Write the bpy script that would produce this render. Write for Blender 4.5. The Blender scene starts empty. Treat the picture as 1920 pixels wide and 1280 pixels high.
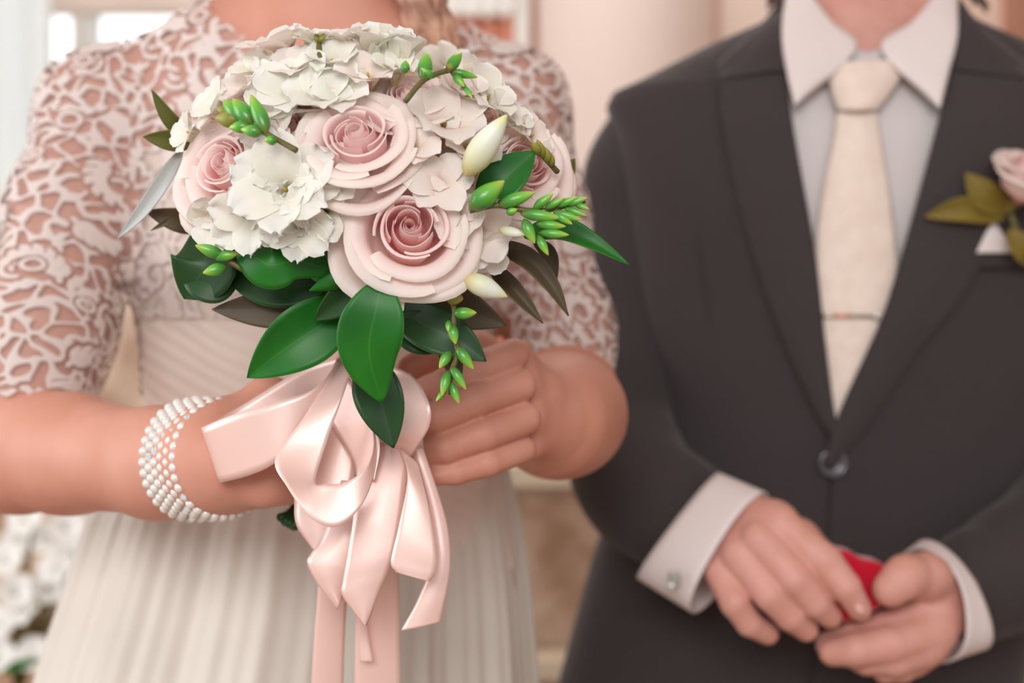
import bpy, math, random
import numpy as np
from mathutils import Vector, Matrix
random.seed(7); rng = np.random.default_rng(7)
S = bpy.context.scene
COL = S.collection
F = 2667.0; H = 1.15
def W(px, py, Y): return np.array([(px-960)/F*Y, Y, H+(640-py)/F*Y])
def lin(c):
    return tuple((x/255/12.92 if x/255 <= .04045 else ((x/255+.055)/1.055)**2.4) for x in c)+(1,)
# ------------------------------------------------------------ camera, world, lights
cam_d = bpy.data.cameras.new('camera'); cam = bpy.data.objects.new('camera', cam_d); COL.objects.link(cam)
cam.location = (0, 0, H); cam.rotation_euler = (math.pi/2, 0, 0)
cam_d.lens = 50; cam_d.sensor_width = 36; cam_d.clip_start = .05
cam_d.dof.use_dof = True; cam_d.dof.focus_distance = .86; cam_d.dof.aperture_fstop = 3.7
S.camera = cam
world = bpy.data.worlds.new('world'); S.world = world; world.use_nodes = True
world.node_tree.nodes['Background'].inputs[0].default_value = (.96, .985, 1.0, 1)
world.node_tree.nodes['Background'].inputs[1].default_value = 0.62
def area(name, loc, target, size, power, color):
    d = bpy.data.lights.new(name, 'AREA'); d.shape = 'RECTANGLE'; d.size, d.size_y = size; d.energy = power; d.color = color
    o = bpy.data.objects.new(name, d); COL.objects.link(o); o.location = loc
    o.rotation_euler = (Vector(target)-Vector(loc)).to_track_quat('-Z', 'Y').to_euler()
    return o
area('window_light_left', (-2.85, .6, 1.7), (0, 1.2, 1.1), (1.6, 1.7), 44, (.96, .98, 1))
area('window_light_front', (-.25, -1.7, 2.1), (0, 1.2, 1.1), (1.5, 1.0), 50, (1, .975, .955))
area('daylight_outside', (-1.5, 4.5, 1.9), (-1.2, 3.0, 1.4), (3.2, 2.4), 32, (.97, .99, 1))
area('fill_light_back', (0.3, 2.6, 2.75), (0, 2.9, .5), (1.6, .6), 16, (1, .93, .87))  # added overhead area light for the column and back wall, no fixture behind it
S.view_settings.view_transform = 'Standard'; S.view_settings.look = 'None'
S.view_settings.gamma = 1; S.view_settings.use_curve_mapping = False
S.view_settings.exposure = 0.0
# ------------------------------------------------------------ materials
def nodes(name):
    m = bpy.data.materials.new(name); m.use_nodes = True
    return m, m.node_tree, m.node_tree.nodes, m.node_tree.links, m.node_tree.nodes['Principled BSDF']
def mat(name, col, rough=.5, sss=0, col2=None, nscale=40, ramp=(.35, .65), bump=0, bscale=300, metal=0, sheen=0, coat=0,
        spec=.5, uv=None, coord='Object', detail=3, trans=0, aniso=0, bstretch=None):
    m, nt, N, L, B = nodes(name)
    B.inputs['Base Color'].default_value = lin(col); B.inputs['Roughness'].default_value = rough
    B.inputs['Metallic'].default_value = metal; B.inputs['Specular IOR Level'].default_value = spec
    if sss: B.inputs['Subsurface Weight'].default_value = sss; B.inputs['Subsurface Radius'].default_value = (1, .4, .25); B.inputs['Subsurface Scale'].default_value = .012
    if sheen: B.inputs['Sheen Weight'].default_value = sheen; B.inputs['Sheen Roughness'].default_value = .5
    if coat: B.inputs['Coat Weight'].default_value = coat; B.inputs['Coat Roughness'].default_value = .15
    tc = N.new('ShaderNodeTexCoord'); colout = None
    if col2 is not None:
        n = N.new('ShaderNodeTexNoise'); n.inputs['Scale'].default_value = nscale; n.inputs['Detail'].default_value = detail
        r = N.new('ShaderNodeValToRGB'); r.color_ramp.elements[0].position, r.color_ramp.elements[1].position = ramp
        r.color_ramp.elements[0].color = lin(col); r.color_ramp.elements[1].color = lin(col2)
        L.new(tc.outputs[coord], n.inputs['Vector']); L.new(n.outputs['Fac'], r.inputs['Fac']); colout = r.outputs['Color']
    if uv:   # list of (position, colour) along petal length
        sx = N.new('ShaderNodeSeparateXYZ'); L.new(tc.outputs['UV'], sx.inputs[0])
        r = N.new('ShaderNodeValToRGB'); cr = r.color_ramp
        while len(cr.elements) < len(uv): cr.elements.new(.5)
        for e, (p, c) in zip(cr.elements, uv): e.position = p; e.color = lin(c)
        n = N.new('ShaderNodeTexNoise'); n.inputs['Scale'].default_value = 60; L.new(tc.outputs['Object'], n.inputs['Vector'])
        a = N.new('ShaderNodeMath'); a.operation = 'MULTIPLY_ADD'; a.inputs[1].default_value = .3; L.new(n.outputs['Fac'], a.inputs[0])
        s2 = N.new('ShaderNodeMath'); s2.operation = 'SUBTRACT'; s2.inputs[1].default_value = .15
        L.new(sx.outputs['Y'], s2.inputs[0]); L.new(s2.outputs[0], a.inputs[2]); L.new(a.outputs[0], r.inputs['Fac']); colout = r.outputs['Color']
    if colout: L.new(colout, B.inputs['Base Color'])
    if bump:
        n = N.new('ShaderNodeTexNoise'); n.inputs['Scale'].default_value = bscale; n.inputs['Detail'].default_value = 4
        if bstretch:
            mp = N.new('ShaderNodeMapping'); mp.inputs['Scale'].default_value = bstretch
            L.new(tc.outputs['UV' if coord == 'UV' else 'Object'], mp.inputs[0]); L.new(mp.outputs[0], n.inputs['Vector'])
        else: L.new(tc.outputs['Object'], n.inputs['Vector'])
        b = N.new('ShaderNodeBump'); b.inputs['Strength'].default_value = bump; b.inputs['Distance'].default_value = .001
        L.new(n.outputs['Fac'], b.inputs['Height']); L.new(b.outputs[0], B.inputs['Normal'])
    if trans:
        t = N.new('ShaderNodeBsdfTranslucent'); mx = N.new('ShaderNodeMixShader'); mx.inputs[0].default_value = trans
        if colout: L.new(colout, t.inputs['Color'])
        else: t.inputs['Color'].default_value = lin(col)
        L.new(B.outputs[0], mx.inputs[1]); L.new(t.outputs[0], mx.inputs[2]); L.new(mx.outputs[0], N['Material Output'].inputs[0])
    return m
M = {}
M['skin_bride'] = mat('bride_skin', (200, 139, 118), .55, .05, (208, 150, 131), 18, bump=.12, bscale=900)
M['skin_groom'] = mat('groom_skin', (208, 150, 134), .55, .05, (216, 160, 147), 45, bump=.15, bscale=900)
M['nail'] = mat('fingernail', (226, 170, 156), .3, .1)
M['suit'] = mat('suit_wool', (58, 52, 53), .85, col2=(66, 59, 60), nscale=700, bump=.3, bscale=1500, sheen=.12, spec=.2)
M['lapel'] = mat('lapel_wool', (60, 54, 55), .85, col2=(68, 61, 62), nscale=700, bump=.3, bscale=1500, sheen=.12, spec=.2)
M['shirt'] = mat('shirt_cotton', (214, 206, 206), .8, bump=.1, bscale=1200)
M['collar'] = mat('collar_cotton', (228, 218, 216), .75, bump=.1, bscale=1200)
M['tie'] = mat('tie_silk', (240, 224, 212), .5, col2=(232, 213, 199), nscale=60, bump=.4, bscale=500, sheen=.3)
M['button'] = mat('horn_button', (84, 80, 88), .2, coat=.6)
M['metal'] = mat('polished_metal', (190, 180, 172), .25, metal=1)
M['copper'] = mat('rose_gold', (220, 150, 120), .3, metal=1)
M['gem'] = mat('rhinestone', (235, 245, 245), .08, metal=.6, coat=1)
M['pearl'] = mat('pearl', (226, 220, 214), .18, coat=.6, spec=.8)
M['velvet'] = mat('red_velvet', (186, 16, 44), .9, sheen=.5, bump=.3, bscale=1500, spec=.1)
M['skirt'] = mat('chiffon_skirt', (214, 207, 197), .8, col2=(206, 198, 189), nscale=8, bump=.15, bscale=900)
M['ribbon'] = mat('satin_ribbon', (250, 214, 204), .36, spec=.9, bump=.12, bscale=40, bstretch=(60, 1, 1), coord='UV', trans=.12, metal=.25, coat=.5)
M['ribbon_deep'] = mat('ribbon_core', (240, 180, 165), .4, trans=.1)
M['rose'] = mat('rose_petal', (240, 190, 190), .55, uv=[(.0, (252, 170, 172)), (.3, (255, 210, 208)), (.7, (255, 234, 231)), (1, (254, 240, 236))], trans=.42, bump=.1, bscale=120)
M['rose_outer'] = mat('rose_petal_outer', (240, 210, 206), .55, uv=[(.0, (244, 216, 200)), (.4, (255, 236, 233)), (.8, (255, 243, 238)), (1, (254, 248, 238))], trans=.40, bump=.1, bscale=120)
M['freesia'] = mat('freesia_petal', (238, 230, 214), .5, uv=[(.0, (240, 206, 140)), (.25, (248, 222, 190)), (.6, (252, 240, 232)), (1, (244, 240, 236))], trans=.32, bump=.1, bscale=150)
M['freesia_w'] = mat('freesia_petal_white', (236, 236, 226), .5, uv=[(.0, (236, 222, 160)), (.3, (248, 242, 224)), (1, (243, 244, 240))], trans=.32, bump=.1, bscale=150)
M['bud'] = mat('green_bud', (120, 170, 50), .35, uv=[(.0, (96, 110, 40)), (.3, (60, 140, 50)), (.7, (110, 180, 60)), (1, (176, 190, 80))], coat=.3)
M['bud_olive'] = mat('olive_bud', (150, 140, 60), .45, uv=[(.0, (110, 90, 40)), (.5, (130, 140, 50)), (1, (170, 150, 80))])
M['bud_white'] = mat('white_bud', (230, 236, 220), .45, uv=[(.0, (214, 190, 110)), (.3, (226, 228, 190)), (.75, (236, 242, 232)), (1, (226, 224, 150))], trans=.15)
M['stem'] = mat('green_stem', (96, 90, 44), .5)
M['hair_b'] = mat('blonde_hair', (150, 106, 84), .5, col2=(214, 168, 142), nscale=60, bump=.5, bscale=200)
M['hair_g'] = mat('brown_hair', (74, 50, 44), .5, col2=(96, 68, 58), nscale=160, bump=.5, bscale=200)
M['stone'] = mat('stamen', (190, 160, 70), .6)
def leaf_mat(name, c1, c2, rib, rough=.3):
    m, nt, N, L, B = nodes(name)
    B.inputs['Roughness'].default_value = rough; B.inputs['Specular IOR Level'].default_value = .35
    tc = N.new('ShaderNodeTexCoord'); sx = N.new('ShaderNodeSeparateXYZ'); L.new(tc.outputs['UV'], sx.inputs[0])
    n = N.new('ShaderNodeTexNoise'); n.inputs['Scale'].default_value = 30; L.new(tc.outputs['Object'], n.inputs['Vector'])
    r = N.new('ShaderNodeValToRGB'); r.color_ramp.elements[0].position = .3; r.color_ramp.elements[1].position = .75
    r.color_ramp.elements[0].color = lin(c1); r.color_ramp.elements[1].color = lin(c2); L.new(n.outputs['Fac'], r.inputs['Fac'])
    d = N.new('ShaderNodeMath'); d.operation = 'SUBTRACT'; d.inputs[1].default_value = .5; L.new(sx.outputs['X'], d.inputs[0])
    ab = N.new('ShaderNodeMath'); ab.operation = 'ABSOLUTE'; L.new(d.outputs[0], ab.inputs[0])
    lt = N.new('ShaderNodeMapRange'); lt.inputs['From Min'].default_value = .0; lt.inputs['From Max'].default_value = .022
    lt.inputs['To Min'].default_value = .35; lt.inputs['To Max'].default_value = 0; L.new(ab.outputs[0], lt.inputs['Value'])
    ed = N.new('ShaderNodeMapRange'); ed.inputs['From Min'].default_value = .475; ed.inputs['From Max'].default_value = .5
    ed.inputs['To Min'].default_value = 0; ed.inputs['To Max'].default_value = .6; L.new(ab.outputs[0], ed.inputs['Value'])
    mxv = N.new('ShaderNodeMath'); mxv.operation = 'MAXIMUM'; L.new(lt.outputs[0], mxv.inputs[0]); L.new(ed.outputs[0], mxv.inputs[1])
    mx = N.new('ShaderNodeMixRGB'); mx.inputs[2].default_value = lin(rib); L.new(mxv.outputs[0], mx.inputs[0]); L.new(r.outputs[0], mx.inputs[1])
    L.new(mx.outputs[0], B.inputs['Base Color'])
    return m
M['leaf'] = leaf_mat('green_leaf', (8, 84, 22), (30, 112, 24), (80, 140, 50), .42)
M['leaf_dark'] = leaf_mat('dark_leaf', (24, 56, 26), (34, 74, 32), (70, 96, 50), .42)
M['leaf_brown'] = leaf_mat('brown_leaf', (66, 54, 38), (86, 72, 48), (100, 92, 56), .5)
M['leaf_olive'] = leaf_mat('olive_leaf', (84, 90, 40), (104, 108, 54), (140, 140, 80), .5)
M['leaf_grey'] = leaf_mat('silver_leaf', (186, 194, 196), (206, 212, 212), (120, 120, 104), .3)
M['leaf_bout'] = leaf_mat('ochre_leaf', (112, 96, 34), (130, 110, 40), (120, 112, 50), .6)
# lace and bodice
def lace_mat():
    m, nt, N, L, B = nodes('lace_fabric')
    B.inputs['Base Color'].default_value = lin((214, 200, 195)); B.inputs['Roughness'].default_value = .8
    a = N.new('ShaderNodeAttribute'); a.attribute_name = 'lace'
    r = N.new('ShaderNodeMapRange'); r.inputs['From Min'].default_value = .3; r.inputs['From Max'].default_value = .62
    r.inputs['To Min'].default_value = .20; r.inputs['To Max'].default_value = 1; L.new(a.outputs['Fac'], r.inputs['Value'])
    L.new(r.outputs[0], B.inputs['Alpha'])
    bp = N.new('ShaderNodeBump'); bp.inputs['Strength'].default_value = .6; bp.inputs['Distance'].default_value = .0012
    L.new(a.outputs['Fac'], bp.inputs['Height']); L.new(bp.outputs[0], B.inputs['Normal'])
    return m
M['lace'] = lace_mat()
def bodice_mat():
    m, nt, N, L, B = nodes('ruched_chiffon')
    B.inputs['Base Color'].default_value = lin((226, 211, 201)); B.inputs['Roughness'].default_value = .8
    tc = N.new('ShaderNodeTexCoord'); mp = N.new('ShaderNodeMapping'); mp.inputs['Rotation'].default_value = (0, math.radians(-28), 0)
    L.new(tc.outputs['Object'], mp.inputs[0])
    w = N.new('ShaderNodeTexWave'); w.bands_direction = 'Z'; w.inputs['Scale'].default_value = 26; w.inputs['Distortion'].default_value = 6
    w.inputs['Detail Scale'].default_value = .35; w.inputs['Detail'].default_value = 1
    L.new(mp.outputs[0], w.inputs['Vector'])
    b = N.new('ShaderNodeBump'); b.inputs['Strength'].default_value = .3; b.inputs['Distance'].default_value = .002
    L.new(w.outputs['Fac'], b.inputs['Height']); L.new(b.outputs[0], B.inputs['Normal'])
    return m
M['bodice'] = bodice_mat()
# ------------------------------------------------------------ object helpers
def wloc(o):
    v = Vector((0, 0, 0))
    while o is not None: v = v + o.location; o = o.parent
    return v
def mesh_data(name, V, Fc, uv=None, smooth=True):
    me = bpy.data.meshes.new(name); V = np.asarray(V, dtype=np.float32)
    me.from_pydata(V.tolist(), [], [list(map(int, f)) for f in Fc] if not isinstance(Fc, np.ndarray) else Fc.tolist())
    if smooth: me.polygons.foreach_set('use_smooth', [True]*len(me.polygons))
    if uv is not None:
        ul = me.uv_layers.new(name='UVMap'); li = np.zeros(len(me.loops), dtype=np.int32); me.loops.foreach_get('vertex_index', li)
        ul.data.foreach_set('uv', np.asarray(uv, dtype=np.float32)[li].ravel())
    me.update(); return me
def obj(name, V, Fc, m, parent=None, uv=None, origin=None, smooth=True, label=None):
    V = np.asarray(V, dtype=float)
    og = np.asarray(origin if origin is not None else V.mean(0), dtype=float)
    me = mesh_data(name, V-og, Fc, uv, smooth); me.materials.append(m)
    o = bpy.data.objects.new(name, me); COL.objects.link(o)
    if parent is not None: o.parent = parent; o.location = Vector(og)-wloc(parent)
    else: o.location = Vector(og)
    if label: o['label'] = label
    return o
def tag(o, label=None, cat=None, group=None, kind=None):
    if label: o['label'] = label
    if cat: o['category'] = cat
    if group: o['group'] = group
    if kind: o['kind'] = kind
    return o
def empty(name, loc):
    o = bpy.data.objects.new(name, None); COL.objects.link(o); o.location = Vector(loc); o.empty_display_size = .02; return o
def solid(o, t, off=-1):
    md = o.modifiers.new('solid', 'SOLIDIFY'); md.thickness = t; md.offset = off; return o
def cr(P, n):
    """Catmull-Rom resample"""
    P = np.asarray(P, dtype=float); k = len(P)
    if k == 2: t = np.linspace(0, 1, n)[:, None]; return P[0]*(1-t)+P[1]*t
    E = np.vstack([2*P[0]-P[1], P, 2*P[-1]-P[-2]]); out = []
    for s in np.linspace(0, k-1, n):
        i = min(int(s), k-2); t = s-i; a, b, c, d = E[i], E[i+1], E[i+2], E[i+3]
        out.append(.5*((2*b)+(c-a)*t+(2*a-5*b+4*c-d)*t*t+(3*b-a-3*c+d)*t**3))
    return np.array(out)
def grid_faces(nu, nv, wrap_v=False):
    f = []
    for i in range(nu-1):
        for j in range(nv if wrap_v else nv-1):
            j2 = (j+1) % nv; f.append((i*nv+j, i*nv+j2, (i+1)*nv+j2, (i+1)*nv+j))
    return f
def grid_obj(name, G, m, parent=None, wrap=False, caps=False, **kw):
    nu, nv = G.shape[:2]; fc = grid_faces(nu, nv, wrap)
    if caps: fc += [tuple(range(nv))[::-1], tuple((nu-1)*nv+j for j in range(nv))]
    uv = np.stack(np.meshgrid(np.linspace(0, 1, nu), np.linspace(0, 1, nv), indexing='ij'), -1).reshape(-1, 2)[:, ::-1]
    return obj(name, G.reshape(-1, 3), fc, m, parent, uv=uv, **kw)
def band(name, A, B, m, parent=None, nu=40, nv=7, bulge=0, thick=0, px=True, fn=None, **kw):
    """sheet between two edges given as (px,py,Y)"""
    a = cr(A, nu); b = cr(B, nu); G = np.zeros((nu, nv, 3))
    for j in range(nv):
        t = j/(nv-1); q = a*(1-t)+b*t
        if fn is not None: q = np.array([(x, y, fn(x, y, yy)) for x, y, yy in q])
        q = np.array([W(*p) for p in q]); q[:, 1] -= bulge*4*t*(1-t); G[:, j] = q
    o = grid_obj(name, G, m, parent, **kw)
    if thick: solid(o, thick, 0)
    return o
def frame(t):
    t = t/np.linalg.norm(t); up = np.array([0, 0, 1.]) if abs(t[2]) < .9 else np.array([0, 1., 0])
    a = np.cross(t, up); a /= np.linalg.norm(a); b = np.cross(a, t); return a, b
def tube(name, P, R, m, parent=None, nu=24, nv=12, flat=1., caps=True, wob=0, **kw):
    """P world points, R radii; flat scales the depth axis"""
    X = cr(np.hstack([np.asarray(P, float), np.asarray(R, float)[:, None]]), nu); C = X[:, :3]; r = X[:, 3]
    T = np.gradient(C, axis=0); G = np.zeros((nu, nv, 3)); a, b = frame(T[0])
    for i in range(nu):
        t = T[i]/np.linalg.norm(T[i]); a = a-t*np.dot(a, t); a /= np.linalg.norm(a); b = np.cross(t, a)
        for j in range(nv):
            th = 2*math.pi*j/nv; off = (a*math.cos(th)+b*math.sin(th))*r[i]
            off[1] *= flat
            if wob: off *= 1+wob*math.sin(i*1.3+2*math.sin(th*2))*math.cos(th*3+i*.5)
            G[i, j] = C[i]+off
    return grid_obj(name, G, m, parent, wrap=True, caps=caps, **kw)
def box(name, lo, hi, m, parent=None, bev=.004, **kw):
    x0, y0, z0 = lo; x1, y1, z1 = hi
    V = [(x0, y0, z0), (x1, y0, z0), (x1, y1, z0), (x0, y1, z0), (x0, y0, z1), (x1, y0, z1), (x1, y1, z1), (x0, y1, z1)]
    o = obj(name, V, [(3, 2, 1, 0), (4, 5, 6, 7), (0, 1, 5, 4), (1, 2, 6, 5), (2, 3, 7, 6), (3, 0, 4, 7)], m, parent, smooth=False, **kw)
    if bev: b = o.modifiers.new('bevel', 'BEVEL'); b.width = bev; b.segments = 2
    return o
# ------------------------------------------------------------ implicit bodies
def seg(a, b, ra, rb, k=.012, sy=1.): return ('c', np.array(a, float), np.array(b, float), ra, rb, k, sy)
def field(prims, xs, ys, zs, extra=.012):
    Fd = np.full((len(xs), len(ys), len(zs)), .05, np.float32)
    for _, a, b, ra, rb, k, sy in prims:
        rm = max(ra, rb)+k+extra+.004
        lo = np.minimum(a, b)-rm; hi = np.maximum(a, b)+rm
        sl = [slice(max(0, np.searchsorted(c, lo[q])-1), np.searchsorted(c, hi[q])+1) for q, c in enumerate((xs, ys, zs))]
        X = xs[sl[0]][:, None, None]; Yv = ys[sl[1]][None, :, None]; Z = zs[sl[2]][None, None, :]
        if X.size == 0 or Yv.size == 0 or Z.size == 0: continue
        d = b-a; L2 = d.dot(d)+1e-12
        t = np.clip(((X-a[0])*d[0]+(Yv-a[1])*d[1]+(Z-a[2])*d[2])/L2, 0, 1)
        r = ra+(rb-ra)*t
        qx = X-a[0]-t*d[0]; qy = (Yv-a[1]-t*d[1])/sy; qz = Z-a[2]-t*d[2]
        D = (np.sqrt(qx*qx+qy*qy+qz*qz)-r).astype(np.float32)
        if sy != 1: 
            g = np.sqrt(qx*qx+(qy/sy)**2+qz*qz)/np.maximum(np.sqrt(qx*qx+qy*qy+qz*qz), 1e-6); D = (D/g).astype(np.float32)
        cur = Fd[sl[0], sl[1], sl[2]]
        h = np.maximum(k-np.abs(cur-D), 0)/k
        Fd[sl[0], sl[1], sl[2]] = np.minimum(cur, D)-h*h*k*.25
    return Fd
def surfnets(Fd, xs, ys, zs, iso=0.):
    I = Fd < iso; nx, ny, nz = Fd.shape
    c = I[:-1, :-1, :-1].astype(np.int8)*0
    for dx in (0, 1):
        for dy in (0, 1):
            for dz in (0, 1): c = c+I[dx:nx-1+dx, dy:ny-1+dy, dz:nz-1+dz]
    act = (c > 0) & (c < 8); ii, jj, kk = np.nonzero(act)
    idx = np.full(act.shape, -1, np.int32); idx[ii, jj, kk] = np.arange(len(ii))
    pos = np.zeros((len(ii), 3)); cnt = np.zeros(len(ii)); ax = (xs, ys, zs)
    for ea in range(3):
        o1, o2 = [q for q in range(3) if q != ea]
        for u in (0, 1):
            for v in (0, 1):
                p = [ii, jj, kk]; p = [p[0].copy(), p[1].copy(), p[2].copy()]; p[o1] = p[o1]+u; p[o2] = p[o2]+v
                q = [x.copy() for x in p]; q[ea] = q[ea]+1
                f0 = Fd[p[0], p[1], p[2]]; f1 = Fd[q[0], q[1], q[2]]; m = (f0 < iso) != (f1 < iso)
                t = np.where(m, (iso-f0)/np.where(m, f1-f0, 1), 0)
                w = [None]*3
                w[ea] = ax[ea][p[ea]]*(1-t)+ax[ea][q[ea]]*t; w[o1] = ax[o1][p[o1]]; w[o2] = ax[o2][p[o2]]
                for z in range(3): pos[:, z] += np.where(m, w[z], 0)
                cnt += m
    pos /= cnt[:, None]; faces = []
    for ea in range(3):
        s0 = [slice(1, -1)]*3; s0[ea] = slice(0, -1); s1 = list(s0); s1[ea] = slice(1, None)
        A = I[tuple(s0)]; Bm = I[tuple(s1)]; x = np.nonzero(A != Bm); base = [x[0].copy(), x[1].copy(), x[2].copy()]
        for q in range(3):
            if q != ea: base[q] = base[q]+1
        o1, o2 = (ea+1) % 3, (ea+2) % 3
        def cell(a, b):
            p = [base[0].copy(), base[1].copy(), base[2].copy()]; p[o1] -= a; p[o2] -= b; return idx[p[0], p[1], p[2]]
        Q = np.stack([cell(1, 1), cell(0, 1), cell(0, 0), cell(1, 0)], 1)
        fl = ~A[x]; Q[fl] = Q[fl][:, ::-1]; faces.append(Q)
    Fq = np.vstack(faces); Fq = Fq[(Fq >= 0).all(1)]
    return pos, Fq
def laplace(V, Fq, it=2, fac=.5):
    n = len(V); E = np.vstack([Fq[:, [0, 1]], Fq[:, [1, 2]], Fq[:, [2, 3]], Fq[:, [3, 0]]])
    for _ in range(it):
        s = np.zeros_like(V); c = np.zeros(n)
        for q in range(3):
            s[:, q] = np.bincount(E[:, 0], V[E[:, 1], q], n)+np.bincount(E[:, 1], V[E[:, 0], q], n)
        c = np.bincount(E[:, 0], minlength=n)+np.bincount(E[:, 1], minlength=n)
        V = V*(1-fac)+fac*s/np.maximum(c, 1)[:, None]
    return V
def axis(lo, hi, fine, fs, cs):
    out = []; x = lo
    while x < hi:
        out.append(x); x += fs if any(a <= x <= b for a, b in fine) else cs
    return np.array(out)
def crop(V, Fq, keep):
    Fq = Fq[keep[Fq].all(1)]; u, inv = np.unique(Fq, return_inverse=True); return V[u], inv.reshape(Fq.shape)
def pxr(r, Y): return r*Y/F
def limb(pts, k=.010, sy=1.):
    """pts (px,py,Y,rpx)"""
    o = []
    for p, q in zip(pts[:-1], pts[1:]): o.append(seg(W(*p[:3]), W(*q[:3]), pxr(p[3], p[2]), pxr(q[3], q[2]), k, sy))
    return o
# ------------------------------------------------------------ room
def struct(o): o['kind'] = 'structure'; return o
m_wall = mat('salmon_plaster', (226, 204, 192), .9, col2=(220, 194, 180), nscale=3, bump=.1)
m_cream = mat('cream_plaster', (230, 213, 203), .9)
m_white = mat('white_paint', (236, 236, 232), .5)
m_floor = mat('oak_floor', (150, 116, 90), .4, col2=(170, 132, 104), nscale=6)
m_marble = mat('mottled_marble', (226, 204, 184), .45, col2=(168, 134, 108), nscale=6, ramp=(.42, .62), detail=5)
m_sal = mat('salmon_curtain', (240, 176, 150), .8, trans=.3)
m_brown = mat('brown_wood', (170, 120, 100), .5)
m_curt = mat('sheer_curtain', (248, 250, 250), .8, trans=.75)
YB = 3.3
def bw(n, x0, y0, x1, y1, d0, d1, m, Y=YB, **k):   # box spanning pixel rectangle at depth Y
    a = W(x0, y1, Y); b = W(x1, y0, Y); return box(n, (a[0], Y+d0, a[2]), (b[0], Y+d1, b[2]), m, **k)
struct(box('floor', (-2.6, -2.5, -.1), (3.0, YB+.2, 0), m_floor, bev=0))
struct(box('ceiling', (-2.6, -.5, 2.9), (3.0, YB+.2, 3.0), m_cream, bev=0))
struct(box('wall_left', (-2.7, -.5, 0), (-2.6, YB+.2, .75), m_wall, bev=0)); struct(box('wall_left', (-2.7, -.5, 2.6), (-2.6, YB+.2, 2.9), m_wall, bev=0))
struct(box('wall_left', (-2.7, 1.6, .75), (-2.6, YB+.2, 2.6), m_wall, bev=0))
w2 = struct(empty('window_2', (-2.65, .55, .75)))
for y in (-.5, .52, 1.54): box('window_frame', (-2.68, y, .75), (-2.6, y+.06, 2.6), m_white, w2)
for z in (.75, 2.54): box('window_frame', (-2.68, -.44, z), (-2.6, 1.54, z+.06), m_white, w2)
struct(box('wall_right', (2.9, -.5, 0), (3.0, YB+.2, 2.9), m_wall, bev=0))
# back wall around the window
wx0, wx1 = -1.9, -.12; wz0 = .97; wz1 = 2.35
struct(box('wall_back', (wx1, YB, 0), (2.9, YB+.12, 2.9), m_wall, bev=0))
struct(box('wall_back', (-2.6, YB, 0), (wx1, YB+.12, wz0), m_wall, bev=0))
struct(box('wall_back', (-2.6, YB, wz1), (wx1, YB+.12, 2.9), m_wall, bev=0))
win = struct(empty('window_1', (-1, YB, wz0)))
for a, b in (((wx0, YB+.02, wz0), (wx1, YB+.1, wz0+.06)), ((wx0, YB+.02, wz1-.06), (wx1, YB+.1, wz1)), ((wx1-.05, YB-.01, wz0), (wx1, YB+.1, wz1)), ((-1.03, YB+.02, wz0), (-.98, YB+.1, wz1))):
    box('window_frame', a, b, m_white, win)
for z in (1.45, 1.92): box('glazing_bar', (wx0, YB+.035, z), (wx1, YB+.075, z+.035), m_white, win)
g = mat('window_glass', (255, 255, 255), .02); g.node_tree.nodes['Principled BSDF'].inputs['Transmission Weight'].default_value = 1
g.node_tree.nodes['Principled BSDF'].inputs['IOR'].default_value = 1.02
box('window_pane', (-1.9, YB+.05, wz0), (wx1, YB+.056, wz1), g, win, bev=0)
# curtain: sheer, left
def curtain(name, px0, px1, z0, z1, Y, m, label, cat, amp=.02, fr=9):
    nu, nv = 12, 90; G = np.zeros((nu, nv, 3)); x0 = (px0-960)/F*Y; x1 = (px1-960)/F*Y
    for i in range(nu):
        for j in range(nv):
            t = j/(nv-1); s = i/(nu-1)
            G[i, j] = (x0+(x1-x0)*t, Y+amp*math.sin(t*fr*2*math.pi)+.005*math.sin(t*31+s*4), z1+(z0-z1)*s)
    o = grid_obj(name, G, m); solid(o, .002); return tag(o, label, cat)
curtain('sheer_curtain', -500, 92, .02, 2.6, 2.9, m_curt, 'sheer white curtain hanging at the far left edge', 'curtain')
# column, door panel and salmon drape between the couple
cx = W(1172, 0, 2.9); R_c = 165*2.9/F
nu = 14; prof = [(R_c*1.25, 0), (R_c*1.25, .08), (R_c*1.12, .12), (R_c*1.05, .18), (R_c, .24), (R_c, .8), (R_c*.99, 1.6), (R_c*.98, 2.5), (R_c*1.0, 2.62), (R_c*1.12, 2.7), (R_c*1.25, 2.78), (R_c*1.25, 2.9)]
G = np.array([[(cx[0]+r*math.cos(2*math.pi*j/64), 2.9+r*math.sin(2*math.pi*j/64), z) for j in range(64)] for r, z in prof])
col = grid_obj('column', G, m_cream, wrap=True, caps=True); struct(col); col.name = 'trim_1'
dr = curtain('salmon_drape', 800, 962, .4, W(0, 8, 3.1)[2], 3.1, m_sal, 'short salmon pink drape with white trim behind the bride', 'drape', .008, 5)
G = np.zeros((4, 60, 3)); a = W(800, 24, 3.08); b = W(962, -30, 3.08)
for i in range(4):
    for j in range(60):
        t = j/59; G[i, j] = (a[0]+(b[0]-a[0])*t, 3.075+.01*math.sin(t*30), b[2]+(a[2]-b[2])*i/3-(.010*abs(math.sin(t*20)) if i == 3 else 0))
grid_obj('lace_trim', G, m_white, dr, label='white scalloped trim')
struct(bw('trim_2', 966, -600, 994, 1400, -.02, .02, m_white, 3.1)); struct(bw('trim_3', 995, -600, 1007, 1400, -.05, .03, m_brown, 3.1))
struct(bw('trim_4', 1345, -700, 1500, 1600, -.05, .0, m_cream, YB)); struct(bw('trim_5', 1878, -700, 2100, 1600, -.05, .0, m_brown, YB))
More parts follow.
